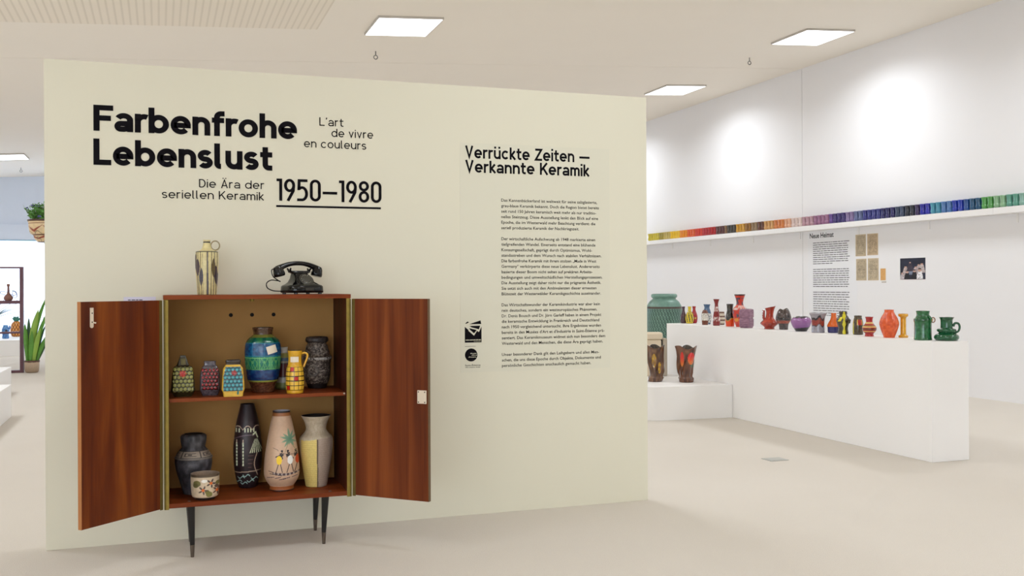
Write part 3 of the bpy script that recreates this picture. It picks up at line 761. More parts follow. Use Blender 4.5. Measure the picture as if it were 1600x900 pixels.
def cf_fig(x, z, a, r):
    if z < 7.5: return (160, 90, 44) if z > 1.5 else (40, 26, 20)
    if z > 122.5: return (30, 24, 28)
    if z > 117.5: return (160, 100, 54)
    c = mixc((200, 166, 138), (208, 176, 148), vn(a*3, z*.05))
    if abs(x) > 60: return c
    # palm crown centred (13, 84)
    dx, dz = x-12.5, z-82; d = math.hypot(dx, dz)
    for an, L in ((165, 16), (140, 14), (100, 18), (70, 14), (200, 14), (235, 15), (30, 12), (300, 13), (330, 12), (265, 9)):
        A = math.radians(an); t = dx*math.cos(A)+dz*math.sin(A); v = abs(-dx*math.sin(A)+dz*math.cos(A))
        if 0 < t < L and v < 1.7*math.sin(PI*min(1, t/L*.9+.1)): return mixc((92, 132, 108), (140, 160, 130), t/L)
    if sd(x, z, 12, 80, 5, 62) < .5 or sd(x, z, 13, 78, 22, 64) < .45: return (150, 140, 108)
    for (ax, az, bx, bz) in ((-13, 69, -6, 66), (-6, 66, -5, 64), (3, 60, 20, 58)):
        if sd(x, z, ax, az, bx, bz) < .4: return (110, 90, 80)
    # figures: skirt colours yellow, white, red
    for cx, cc in ((-4, (240, 200, 20)), (13, (240, 238, 232)), (25, (200, 70, 34))):
        if math.hypot((x-cx)/4.2, (z-50)/6.8) < 1: return cc
        if math.hypot((x-(cx+4 if cx < 0 else cx-3))/3.2, (z-58.5)/4) < 1 and hsh(int(x), int(z)) > .25: return (34, 26, 30)
        hx = cx+4.5 if cx < 0 else cx-3.5
        if math.hypot(x-hx, z-64) < 1.7: return (30, 22, 26)
        if sd(x, z, cx-1, 44, cx-5, 31) < .65 or sd(x, z, cx+2, 44, cx+5, 31) < .65: return (70, 52, 44)
        if sd(x, z, cx-5, 55, hx, 59) < .8 or sd(x, z, cx+5, 52, hx, 59) < .8: return (34, 26, 30)
    # boat
    zb = 28+.006*(x-6)**2
    if abs(z-zb) < 1.9-.035*abs(x-6) and -14 < x < 32: return (84, 66, 70) if (x % 6) > 1 else (220, 210, 200)
    if sd(x, z, -20, 33, 2, 27) < .5 or sd(x, z, -18, 29, 0, 26) < .5: return (60, 46, 46)
    for (ax, az, bx) in ((-22, 22.5, -12), (-10, 22, -2), (2, 21, 12), (16, 23, 24), (-4, 19.5, 6)):
        if sd(x, z, ax, az, bx, az+1.5) < .6: return (90, 72, 84)
    return c
vase('figure_vase', 'tall beige vase painted with palm tree and three figures above a boat', .5306, 4.738, BT, .00296,
     [(19, 0), (19, 1), (18.7, 5), (19.4, 8), (19.4, 8), (23, 13), (26.4, 20), (27.6, 28), (27, 44), (25, 62), (21.5, 84), (17.5, 104), (14.6, 116), (13.6, 122), (13.6, 125)], cf_fig, paint(.45, var=.06), seg=300, rows=220, inner=(200, 204, 220))
def cf_yg(x, z, a, r):
    d = math.degrees(a)
    if z > 76+2*math.sin(a*2) or abs(x) > 60: return mixc((176, 160, 136), (196, 182, 160), vn(a*8, z*.3))
    if -1.2 < x-2.5 < .6: return (90, 72, 60)
    g = .5+.5*math.sin(z*1.9)*.5+(vn(a*30, z*1.2)-.5)*.5
    if x < 2: return mixc((226, 204, 124), (206, 182, 104), g) if x > -23 else (190, 174, 140)
    return mixc((164, 144, 128), (178, 158, 144), g) if x < 24 else (196, 184, 164)
vase('two_tone_vase', 'flared vase with yellow and taupe vertical halves at the right end of lower compartment', .6950, 4.775, BT, .00303,
     [(16, 0), (16.7, 1.5), (19.5, 18), (23.5, 42), (25.8, 62), (26, 72), (24.5, 78), (19.5, 83), (16.3, 88), (16, 93), (18.5, 102), (22.6, 109.5), (22.8, 111)], cf_yg, paint(.55, .15, 200, 0), seg=220, rows=140, inner=(34, 26, 22))
# --- on top
def cf_jug(x, z, a, r):
    if z > 78: return (214, 200, 146) if not 81.5 < z < 83.4 else (26, 22, 24)
    if z > 68: return (216, 202, 148)
    if z > 66.6: return (44, 38, 38)
    c = mixc((218, 206, 152), (208, 194, 138), vn(a*3, z*.1))
    if abs(x) > 60:
        return c
    for lx_, w_ in ((-15.6, .5), (-13.4, .4), (-9.5, .5), (7, .5), (11.4, .5), (15.6, .4), (-6.6, .25)):
        xx = lx_*(.82+.18*min(1, z/50))
        if abs(x-xx) < w_: return (96, 84, 70)
    if abs(x-1.1) < .75+.5*(z < 34): return (84, 80, 88)
    if abs(x+.6) < .35 : return (140, 124, 90)
    for cx, cz, hw, hh, cc in ((-13.8, 43, 3.0, 13.5, (66, 40, 72)), (-8.6, 28, 2.9, 14, (84, 88, 112)), (10.0, 42, 2.9, 15, (112, 92, 40)), (13.6, 31, 2.6, 15, (52, 32, 62)), (16.2, 22, 2, 12, (120, 100, 130)), (-16.8, 52, 1.4, 12, (90, 74, 60))):
        t = (z-cz)/hh
        if abs(t) < 1 and abs(x-cx) < hw*(1-t*t)**.75: return mixc(cc, (30, 24, 36), .45 if (z % 2.2) < 1 else 0)
    return c
vase('feather_jug', 'cream ring-handled jug with purple and grey feather drawings on top of the cabinet', .2040, 4.80, TP, .00295,
     [(14, 0), (14.6, 2), (16, 20), (17.4, 42), (17.7, 58), (17, 66), (16.6, 67.5), (16.6, 67.5), (12, 69.5), (8, 72), (6.4, 76), (5.5, 82), (5.3, 84), (5.8, 86)], cf_jug, paint(.35), seg=300, rows=170, cat='jug',
     parts=lambda r_, s: MB().tube([((12.6+6.6*math.cos(t*PI/14))*s, 0, (77.3+7.2*math.sin(t*PI/14))*s) for t in range(-12, 19)], 1.05*s, 10).build('handle', solid((150, 136, 100)), r_, smooth=True))

# ------------------------------------------------------------------ telephone
ph = empty('rotary_telephone', (.638, 4.82, TP+.0006), math.radians(19), 'black bakelite rotary dial telephone with handset on cradle, on top of the cabinet', 'telephone')
def loft(secs, name, mat, parent, bev=0, subs=0):
    """secs: (z, half width, half depth, y offset) rounded rectangles"""
    mb = MB(); n = 32
    for z, hx, hy, oy in secs:
        for k in range(n):
            a = 2*PI*k/n; c, s_ = math.cos(a), math.sin(a); p = 5
            m = 1/((abs(c)**p+abs(s_)**p)**(1/p)); mb.v.append((hx*m*c, oy+hy*m*s_, z))
    for i in range(len(secs)-1):
        for k in range(n):
            a = i*n+k; b_ = i*n+(k+1) % n; mb.f.append((a, b_, b_+n, a+n))
    mb.f.append(tuple(range(n))[::-1]); mb.f.append(tuple((len(secs)-1)*n+k for k in range(n)))
    return mb.build(name, mat, parent, smooth=True, angle=50)
loft([(.006, .086, .078, 0), (.010, .088, .080, 0), (.036, .086, .078, 0), (.041, .082, .074, 0), (.046, .070, .066, .002), (.056, .054, .056, .008), (.075, .041, .044, .018), (.092, .036, .034, .026), (.100, .034, .028, .028)], 'housing', M_bake, ph)
loft([(.098, .040, .026, .028), (.104, .052, .024, .028), (.108, .054, .022, .028), (.111, .050, .020, .028)], 'cradle', M_bake, ph)
for sx in (-1, 1):
    MB().tube([(sx*.040, .028, .104), (sx*.050, .024, .112), (sx*.053, .010, .122)], [.007, .006, .004], 8).tube([(sx*.050, .030, .106), (sx*.053, .046, .122)], [.006, .004], 8).build('cradle_horn', M_bake, ph, smooth=True)
    for sy in (-1, 1): MB().tube([(sx*.062, sy*.062, 0), (sx*.062, sy*.062, .008)], .009, 10).build('foot', M_bake, ph)
MB().box(-.022, .022, -.0815, -.079, .016, .030).build('name_drawer', M_bakes, ph, bevel=.0015)
dM = Matrix.Translation((0, -.040, .066)) @ Matrix.Rotation(math.radians(52), 4, 'X')
mb = MB().lathe([(.002, -.016), (.040, -.016), (.042, -.002), (.040, .001), (.036, .002), (.001, .002)], 32, dM); mb.build('dial_ring', M_bake, ph, smooth=True)
dl = MB().lathe([(.001, .0022), (.032, .0022), (.033, .005), (.030, .007), (.013, .0075), (.012, .009), (.001, .0095)], 32, dM).build('finger_wheel', M_dial, ph, smooth=True)
for k in range(10):
    a = math.radians(60+k*28); p0 = dM @ Vector((.0235*math.cos(a), .0235*math.sin(a), .0068)); p1 = dM @ Vector((.0235*math.cos(a), .0235*math.sin(a), .0078))
    MB().tube([p0, p1], .0048, 10).build('finger_hole', M_bake, dl)
    p0 = dM @ Vector((.0235*math.cos(a), .0235*math.sin(a), .0078)); p1 = dM @ Vector((.0235*math.cos(a), .0235*math.sin(a), .0082))
    MB().tube([p0, p1], .0019, 6).build('number', M_numb, dl)
hs = bpy.data.objects.new('handset', None); COL.objects.link(hs); hs.parent = ph; hs.location = (-.006, .028, 0)
gp = []; gr = []
for i in range(25):
    t = -1+2*i/24; gp.append((t*.106, 0, .147-.030*abs(t)**2.2)); gr.append(.0105+.007*abs(t)**3)
MB().tube(gp, gr, 14).build('grip', M_bake, hs, smooth=True)
for sx in (-1, 1):
    Mx = Matrix.Translation((sx*.103, 0, .118)) @ Matrix.Rotation(math.radians(sx*14), 4, 'Y')
    MB().lathe([(.002, .016), (.018, .012), (.024, 0), (.026, -.014), (.0275, -.018), (.0275, -.030), (.025, -.034), (.002, -.036)], 28, Mx).build('ear_cup' if sx > 0 else 'mouthpiece', M_bake, hs, smooth=True)
cp = [(-.130, .028, .120), (-.142, .028, .112), (-.136, .026, .085), (-.112, .024, .066), (-.100, .024, .060), (-.112, .03, .064), (-.145, .03, .066), (-.166, .03, .052), (-.162, .03, .030), (-.135, .03, .017), (-.105, .03, .014), (-.078, .03, .014)]
C = []
for i in range(len(cp)-1):
    p0 = Vector(cp[max(i-1, 0)]); p1 = Vector(cp[i]); p2 = Vector(cp[i+1]); p3 = Vector(cp[min(i+2, len(cp)-1)])
    for j in range(5):
        t = j/5; C.append(.5*((2*p1)+(p2-p0)*t+(2*p0-5*p1+4*p2-p3)*t*t+(3*p1-p0-3*p2+p3)*t**3))
MB().tube(C+[Vector(cp[-1])], .0026, 8).build('cord', M_bake, ph, smooth=True)
# ------------------------------------------------------------------ right side: plinths
PX, PZ = 4.889, .811
pl = tag(MB().box(4.889, 5.204, 5.391, 9.112, .0005, PZ).build('long_plinth', M_plinth, bevel=.002), 'long white waist-high display plinth carrying a row of colourful vases', 'plinth')
pts = [(4.886, 7.875), (4.886, 7.875)]
mb = MB(); ring = [(4.886, 7.868)] + [(4.886, 9.1135), (5.60, 9.1135), (5.60, 10.45), (4.084, 10.45)] + [(4.084, 7.99)] + [(4.084+.07-.07*math.cos(a*PI/16), 7.99-.07*math.sin(a*PI/16)) for a in range(1, 8)] + [(4.154, 7.918)]
n = len(ring); mb.v = [(x, y, .0005) for x, y in ring]+[(x, y, .298) for x, y in ring]
mb.f = [(i, (i+1) % n, n+(i+1) % n, n+i) for i in range(n)] + [tuple(range(n))[::-1], tuple(range(n, 2*n))]
lp = mb.build('low_plinth', M_plinth)
bm = bmesh.new(); bm.from_mesh(lp.data); bmesh.ops.recalc_face_normals(bm, faces=bm.faces); bm.to_mesh(lp.data); bm.free()
tag(lp, 'low white plinth with rounded corner carrying brown drip vases left of long plinth', 'plinth')

def rowvase(name, label, x, y, s, prof, cf, mat=None, **kw):
    kw.setdefault('seg', 72); kw.setdefault('rows', 50)
    return vase(name, label, x, y, kw.pop('z', PZ), s, prof, cf, mat or paint(.14, coat=.5, var=.06), group=kw.pop('group', 'vases on the long white plinth'), **kw)
C1 = lambda c, c2=None, f=.5, g=.4: (lambda x, z, a, r: mixc(c, c2 or c, vn(a*4+9, z*g)*1.4-.2))
rowvase('bud_vase', 'small dark purple bottle vase at left end of the long plinth', 5.0468, 9.045, .00657, [(4, 0), (4.6, 2), (4.9, 8), (4, 13), (2.2, 18), (1.9, 22), (2.6, 26)], C1((52, 34, 50), (92, 60, 70)))
def cf(x, z, a, r): return (44, 40, 20) if (math.sin(a*9+z*.25) > .45 and 2 < z < 20) else (222, 196, 40)
rowvase('bud_vase', 'small yellow bottle vase with dark vertical streaks on the long plinth', 5.0708, 8.9628, .00651, [(4.6, 0), (5.6, 2), (6.6, 8), (5.6, 14), (2.9, 19), (2.4, 23), (2.9, 26.5)], cf)
rowvase('bud_vase', 'small crimson bottle vase right behind the yellow streaked one', 5.1500, 9.0100, .00656, [(3.5, 0), (4.6, 2), (5.4, 8), (4.6, 14), (2.6, 19), (2.1, 22), (2.9, 26.5)], lambda x, z, a, r: (214, 180, 70) if math.hypot(x-2, z-8) < 1.3 else (166, 26, 40))
def crack(base, pale, z0, z1):
    def f(x, z, a, r):
        if z0 < z < z1: return (70, 50, 40) if abs(vn(a*7, z*.6)-.5) < .06 else pale
        return base
    return f
rowvase('crackle_vase', 'small brown vase with white crackled middle band, in front of the blue one', 5.0250, 8.580, .00629, [(4.6, 0), (4.8, 2), (5.2, 8), (5.6, 13), (4.8, 19), (3.4, 22), (3.4, 23)], crack((112, 56, 36), (226, 222, 212), 7, 18))
rowvase('crackle_vase', 'blue vase with flared rim and white crackle behind small brown vase', 5.135, 8.7300, .00639, [(5, 0), (6, 3), (7.2, 12), (5.6, 20), (4, 25), (4.4, 28), (5.6, 31)], lambda x, z, a, r: ((230, 228, 220) if vn(a*9, z*.7) > .42 else (60, 80, 100)) if 2 < z < 17 and x > 1 else (66, 96, 132))
def cf(x, z, a, r):
    if (7 < z < 14 and vn(a*9, z*.5) > .5) or (22 < z < 30 and vn(a*8, z*.6) > .55): return (230, 214, 208)
    return (132, 34, 34)
rowvase('slender_vase', 'tall slender dark red vase with white foamy bands on the long plinth', 5.0268, 8.3709, .00613, [(5.2, 0), (5.6, 2), (5.6, 10), (4.4, 20), (3, 29), (2.8, 34), (4, 39), (5, 41.5)], cf)
rowvase('ribbed_vase', 'small cream and brown banded vase half hidden behind slender red vase', 5.175, 8.53, .00630, [(5, 0), (6, 4), (6.2, 12), (5, 18), (5, 20.5)], lambda x, z, a, r: (104, 70, 56) if (z % 6) < 2.2 else (210, 198, 180))
def cf(x, z, a, r):
    e = 10+2*math.sin(a*3)
    if z < e: return (222, 74, 26)
    if z < e+1.6: return (196, 140, 40)
    return mixc((34, 32, 30), (90, 84, 66), max(0, vn(a*5, z*.3)*1.6-.8))
rowvase('drip_vase', 'black vase with bright orange foot and flared rim on the long plinth', 5.0396, 8.150, .00603, [(6.2, 0), (6.6, 2), (7.2, 12), (6, 19), (4.7, 25), (4.9, 31), (5.6, 35)], cf)
def cf(x, z, a, r):
    k = vn(a*5+3, z*.22)
    if z > 49: return (60, 20, 20)
    if 33 < z < 46: return (50, 54, 74) if k > .55 else (196, 48, 30)
    if 27 < z <= 33: return mixc((206, 60, 40), (226, 206, 198), k*1.3)
    if 14 < z <= 25: return (72, 70, 84) if k > .42 else (200, 52, 40)
    if 5 < z <= 14: return (224, 140, 40) if math.hypot(x+5, z-11) < 3 else (206, 62, 34)
    return (196, 52, 34)
rowvase('trumpet_vase', 'tallest red blue patterned vase with trumpet neck behind purple square vase', 5.0700, 8.030, .00593, [(6, 0), (7, 4), (10, 14), (11.4, 22), (10, 29), (6.4, 33), (5.2, 37), (6, 43), (8.4, 50), (8.6, 51)], cf)
def sq_df(a, z, r, out):
    b_ = a+.5; c, s_ = abs(math.cos(b_)), abs(math.sin(b_)); return 1/((c**9+s_**9)**(1/9))
rowvase('square_vase', 'mauve square-sided two-tier vase in front of the trumpet vase', 4.985, 7.785, .00579, [(7.6, 0), (7.8, 2), (8.6, 2.5), (8.6, 2.5), (8.8, 14), (8.8, 14), (7.9, 15), (7.9, 16), (8.8, 17), (8.8, 17), (8.6, 28), (7.8, 29), (5.5, 30)], lambda x, z, a, r: mixc((122, 86, 108), (160, 122, 140), vn(a*3, z*.8)), paint(.3, .2, 60), df=sq_df, rows=60)
def sf_pour(x, y, z, out):
    k = max(0, (z-26)/9); return x*(1+.15*k)+1.6*max(0, (z-14)/20), y, (x*.28*k if k > 0 else 0)
def pr(r_, s):
    m_ = solid((150, 44, 26))
    MB().tube([(-7.5*s, 0, 12*s), (-8.6*s, 0, 20*s), (-7.6*s, 0, 29*s)], [1.6*s, 2.0*s, 1.2*s], 10).build('fin', m_, r_, smooth=True)
    for h in (16, 20, 24, 28): MB().tube([(-8*s, 0, h*s), (-10.8*s, 0, (h+1.4)*s)], [1.2*s, .4*s], 8).build('spike', m_, r_, smooth=True)
rowvase('spout_vase', 'glossy red brown squat vase with tall slanting spout and spiky fin', 5.0492, 7.5243, .00566, [(8, 0), (7.4, 2), (8, 3), (13, 7), (13.6, 9.5), (10, 13.5), (6.6, 17), (5.6, 22), (6, 29), (7.4, 34)], C1((148, 40, 24), (184, 62, 36)), sf=sf_pour, parts=pr)
def cf(x, z, a, r): return mixc((120, 50, 34), (170, 80, 60), vn(a*5, z)) if 10 < z < 14 else mixc((40, 32, 32), (92, 76, 72), vn(a*6, z*.4))
def sf_n(x, y, z, out):
    k = max(0, (z-25)/8); return x, y, k*(2.2*abs(x+1)/4-1.5)
rowvase('pinched_vase', 'black brown egg shaped vase with pinched notched mouth behind purple bowl', 5.0900, 7.3700, .00552, [(7, 0), (7, 4), (8, 9), (11.6, 15), (12, 19), (10.4, 25), (7.4, 30), (5, 32.5)], cf, sf=sf_n)
def cf(x, z, a, r):
    if z < 5.5+.10*x: return (40, 38, 44)
    if z > 20 + 2*vn(a*6, 2): return (70, 64, 72)
    return mixc((130, 78, 140), (158, 106, 162), z/22)
rowvase('bowl_vase', 'round purple bowl vase with black base and narrow opening', 5.0338, 7.040, .0054, [(8.4, 0), (9, 1), (13, 7), (15.4, 13.5), (15.2, 17), (12.6, 21), (9, 23.2), (8, 23)], cf, depth=.5)
def cf(x, z, a, r):
    d = 2*math.sin(a*4+1)+1.5*math.sin(a*7)
    if z > 24+d: return (150, 144, 150)
    if z > 20.5+d: return (50, 42, 46)
    if z > 12+d*.6: return mixc((120, 40, 36), (150, 60, 50), vn(a*4, z))
    if z > 10.5+d*.8: return (60, 48, 52)
    return mixc((134, 130, 140), (160, 156, 164), vn(a*6, z*.3))
rowvase('flared_pot', 'grey flared pot with dark drip lines and red brown band', 5.0136, 6.7861, .00521, [(9.6, 0), (10, 1), (9.6, 10), (10, 20), (11, 25), (13, 29), (12.8, 30.5), (10.5, 31.3)], cf, inner=(46, 42, 48))
rowvase('drop_vase', 'orange bottle vase with dark blue lower third behind black yellow vase', 5.0992, 6.700, .00517, [(8.4, 0), (9, 1), (9.4, 9), (9.4, 9), (10.2, 10), (9, 14), (5.2, 21), (4, 26), (4, 31)], lambda x, z, a, r: (40, 40, 100) if z < 9.6 else (216, 98, 22))
def cf(x, z, a, r):
    if abs(x-1.5-.1*z*0) < 1.8+.7*math.sin(z*.5) or (20 < z < 27 and abs(x+6-(z-20)*.6) < 2.0) or (x > 8.6 and 8 < z < 20): return (216, 204, 36)
    return mixc((44, 38, 28), (80, 72, 50), vn(a*5, z*.3))
def yb(r_, s):
    m_ = solid((60, 52, 36))
    MB().tube([(7.5*s, -3*s, 24*s), (9.6*s, -4*s, 22*s), (9.4*s, -3*s, 17*s)], [1.6*s, 2*s, 1*s], 10).build('lug', m_, r_, smooth=True)
rowvase('streaked_vase', 'dark olive waisted vase with bright yellow vertical streak and side lug', 5.0340, 6.4994, .00503, [(7.8, 0), (8.2, 2), (7.4, 9), (9, 16), (10.2, 21), (8.6, 26), (5.8, 30), (6, 33), (6.5, 35)], cf, parts=yb)
def cf(x, z, a, r):
    if 15 < z < 24 and -.2 < math.sin(a*3+.4): return (170, 34, 26) if math.sin(a*3+.4) > .35 else (216, 176, 60)
    if x < -6.3: return (198, 186, 50)
    return mixc((50, 42, 30), (92, 78, 56), vn(a*6, z*.4))
rowvase('window_vase', 'brown pot vase with red and yellow windows half hidden by striped red vase', 5.0850, 6.3866, .00493, [(7, 0), (7.8, 2), (8, 12), (7.6, 19), (6.6, 24), (5.6, 27), (6, 29), (5.6, 30)], cf)
def cf(x, z, a, r):
    if 14.2 < z < 15.8 or 7 < z < 8.4 or 20 < z < 22: return (222, 186, 96)
    if 10 < z < 12.8: return (104, 58, 30)
    if 15.8 <= z < 17.6: return (140, 84, 40)
    return (164, 30, 32)
rowvase('striped_vase', 'small round red vase with yellow and brown rings beside orange vase', 4.990, 6.140, .0048, [(7, 0), (6.8, 1), (6.4, 4), (9, 7), (10.9, 11), (10.2, 15), (6.6, 19.5), (5, 23), (5.2, 27), (6.2, 30.5)], cf)
rowvase('hammered_vase', 'bright orange bulbous vase with dimpled surface on the long plinth', 4.9989, 5.935, .00468, [(8.2, 0), (8.6, 2), (11.6, 10), (14.2, 19), (14.3, 24), (12, 31), (8.6, 37), (7, 41), (7.2, 43.5)], C1((206, 72, 20), (228, 96, 34)), paint(.22, coat=.4, var=.08), seg=120, rows=90, df=lambda a, z, r, o: 1+(.022*math.cos(a*18+(PI if int(z/2.2) % 2 else 0))*math.sin(z*2*PI/4.4) if o and z < 36 else 0))
rowvase('bird_figure', 'tiny yellow ceramic piece with blue rim peeping out behind orange vase', 5.1650, 6.13, .0047, [(2, 0), (4, .8), (3.4, 3), (4.4, 5.5), (5, 7)], lambda x, z, a, r: (60, 70, 120) if z > 6 else (224, 180, 50))
rowvase('spool_vase', 'mustard yellow spool shaped vase partly behind the green can vase', 5.0950, 5.9000, .00464, [(7.2, 0), (7.4, 2.5), (6, 3.8), (4.4, 5), (4.2, 14), (4.2, 24), (4.4, 31), (6.6, 33), (7.6, 35), (7.2, 37.5)], C1((212, 150, 24), (228, 170, 40)))
def gcan(r_, s):
    m_ = solid((38, 96, 56))
    MB().tube([(6*s, -6*s, 36*s), (9*s, -9*s, 37*s), (11.5*s, -9.5*s, 34*s), (11*s, -9*s, 27*s)], [1.6*s, 2*s, 2*s, 1.2*s], 10).build('lug', m_, r_, smooth=True)
    MB().tube([((14.5+2.8*math.cos(t*PI/10))*s, -7*s, (31.5+3.8*math.sin(t*PI/10))*s) for t in range(21)], .8*s, 8, False).build('ring', solid((132, 84, 40)), r_, smooth=True)
    MB().tube([(11.5*s, -8*s, 32*s), (14.5*s, -8*s, 31*s)], 2.2*s, 12).build('cork', solid((196, 158, 110), .6), r_, smooth=True)
rowvase('milk_can_vase', 'dark green milk can shaped vase with cork and ring at its side', 4.9818, 5.575, .00446, [(13.4, 0), (13.6, 2), (13, 4), (12.8, 12), (12.8, 26), (13.4, 29), (13.6, 31), (13.2, 33), (11, 35.5), (9.6, 38), (9.6, 42), (10.2, 44.5), (10, 45.5)], C1((22, 82, 44), (44, 112, 66)), seg=90, rows=70, parts=gcan)
def gm(r_, s): handle([(9.5, 22), (12, 27), (17, 26.5), (18.8, 21), (17, 15), (13, 12), (12.5, 8)], (1.9, 1.5), s, solid((26, 84, 52)), r_)
rowvase('tiered_mug', 'green mug shaped vase with loop handle and two bulging rings, right end of plinth', 5.0700, 5.4500, .00440, [(14.5, 0), (17, 1.5), (18.4, 5), (17, 8.6), (13, 11), (11.2, 12.4), (11.2, 12.4), (13.6, 14), (14.4, 16), (13.4, 18), (10, 19), (9, 20), (9, 20), (8.8, 28), (9.4, 33), (11.4, 36.5)], C1((16, 74, 42), (34, 96, 62)), parts=gm, cat='mug', seg=100, rows=80)

# brown freeform vases on the low plinth
def free(label, x, y, s, cfn, mirror=1):
    def df_(a, z, r, out): return 1+(.20*math.cos(3*a+z*.055*mirror+.6)*min(1, z/14)+.05*math.cos(7*a+2-z*.1))*(1 if z > 6 else z/6)
    def sf_(x_, y_, z, out):
        k = max(0, (z-40)/16); return x_*(1+.12*k)+mirror*(1.4*math.sin(z*.10)-.5), y_, k*3.0*math.cos(3*math.atan2(x_, -y_)+2.9)
    return vase('freeform_vase', label, x, y, .298, s, [(11, 0), (11.5, 2), (11.5, 6), (9.8, 9), (11, 16), (12.2, 28), (12.8, 40), (13.2, 50), (14, 55)], cfn, paint(.12, coat=.6, var=.08), sf=sf_, df=df_, seg=120, rows=90, group='brown drip glazed vases', wall_=1.6, depth=.5)
def cfy(x, z, a, r):
    if (math.hypot((x+2)/3.2, (z-34)/11) < 1) or math.hypot((x-6.5)/2.2, (z-22)/9) < 1: return mixc((216, 168, 20), (120, 84, 40), vn(a*5, z*.3))
    return mixc((64, 34, 18), (132, 96, 66), vn(a*5, z*.12))
def cfr(x, z, a, r):
    if math.hypot((x+6)/2.8, (z-36)/11) < 1: return mixc((210, 120, 30), (206, 40, 26), (z-26)/14)
    if math.hypot((x-8)/5.2, (z-38)/10) < 1: return mixc((226, 110, 30), (210, 28, 22), (z-32)/10)
    if math.hypot((x-9)/2, (z-27)/4) < 1: return (60, 96, 56)
    return mixc((70, 34, 18), (128, 84, 58), vn(a*5, z*.12))
free('brown twisted vase with yellow drips, closest to the cream wall edge', 4.3554, 8.3426, .00597, cfy)
free('brown twisted vase with red and orange patches alone on the low plinth', 4.5888, 8.1814, .00592, cfr, -1)
# cream lidded sculpture and large green pot behind
cr_ = empty('block_vase', (4.650, 8.93, .2986), -.35, 'cream angular block vase with dark slit behind the yellow brown twisted vase', 'vase')
M_cb = plain('cream_stoneware', (222, 206, 180), .5, var=.05); M_cb2 = plain('grey_stoneware', (176, 164, 146), .5, var=.06)
MB().box(-.10, .065, -.06, .06, 0, .36).build('body', M_cb, cr_, bevel=.012)
MB().box(-.11, .080, -.065, .065, .3605, .435).build('lid', M_cb, cr_, bevel=.02)
MB().box(.078, .125, -.05, .05, 0, .375).build('side_column', M_cb2, cr_, bevel=.012)
MB().box(.0655, .0775, -.045, .045, 0, .36).build('dark_slit', M_dark, cr_)
MB().box(-.101, -.03, -.0615, -.0605, .13, .155).build('blue_mark', plain('blue_mark', (50, 54, 84), .4), cr_)
def cf_gp(x, z, a, r):
    if z > 97: return mixc((100, 138, 126), (122, 156, 144), vn(a*3, z*.2))
    if 93.5 < z <= 96: return (74, 58, 52)
    c = (104, 138, 124)
    row = int(z/6.5)
    if z % 6.5 < .6: return (80, 112, 100)
    if z < 93 and abs(((a*6+(.5 if row % 2 else 0)) % 1)-.5+.25*math.sin(z*1.0)) < .22: return (56, 82, 74)
    return c
vase('large_ribbed_pot', 'very large teal green pot with carved pattern and thick rim left of long plinth', 5.228, 9.800, .298, .00690,
     [(20, 0), (22, 4), (26, 30), (28.4, 60), (29, 84), (28, 96), (24, 104), (19, 108.5), (18.6, 110), (20.6, 112), (20.8, 115), (19, 117)], cf_gp, paint(.35, .2, 50), seg=300, rows=170, cat='pot')

# ------------------------------------------------------------------ wall shelf with the row of glazed beakers
XS = 7.986
sh = empty('wall_shelf', (8.05, 11.5, 1.906), 0, 'long narrow white shelf along right wall carrying the rainbow row of beakers', 'shelf')
ofs = Vector((-8.05, -11.5, -1.906))
y0 = 6.75; e_ = [y0, 7.94, 9.131, 10.32, 11.51, 12.70, 13.89, 15.08, 16.27, 17.46]
for a, c in zip(e_, e_[1:]):
    o = MB().box(XS, XR-.0005, a+.0015, c-.0015, 1.908, 1.972).build('shelf_board', M_plinth, sh, bevel=.001); o.location = ofs
for y in (7.75, 8.975, 10.167, 11.36, 12.48, 13.68, 14.9, 16.1):
    o = MB().box(XR-.010, XR-.0008, y-.010, y+.010, 1.815, 1.9075).box(XS+.03, XR-.01, y-.010, y+.010, 1.9, 1.9075).build('bracket', M_plinth, sh); o.location = ofs
MB_g = MB().box(XS+.01, XR-.001, y0, 17.46, 1.9055, 1.908).build('shelf_underside_strip', M_plinth, sh); MB_g.location = ofs  # thin set-back strip under the boards, in the same white
bnd = [15.583, 15.204, 15.02, 14.774, 14.47, 14.259, 14.012, 13.754, 13.315, 13.131, 13.005, 12.758, 12.52, 12.37, 12.207, 12.047, 11.799, 11.618, 11.399, 11.185, 10.911, 10.647, 10.519, 10.306, 10.148, 9.971, 9.63, 9.434, 9.275, 9.11, 9.04, 8.881, 8.661, 8.567, 8.385, 8.314, 8.166, 8.004, 7.84, 7.68, 7.555]
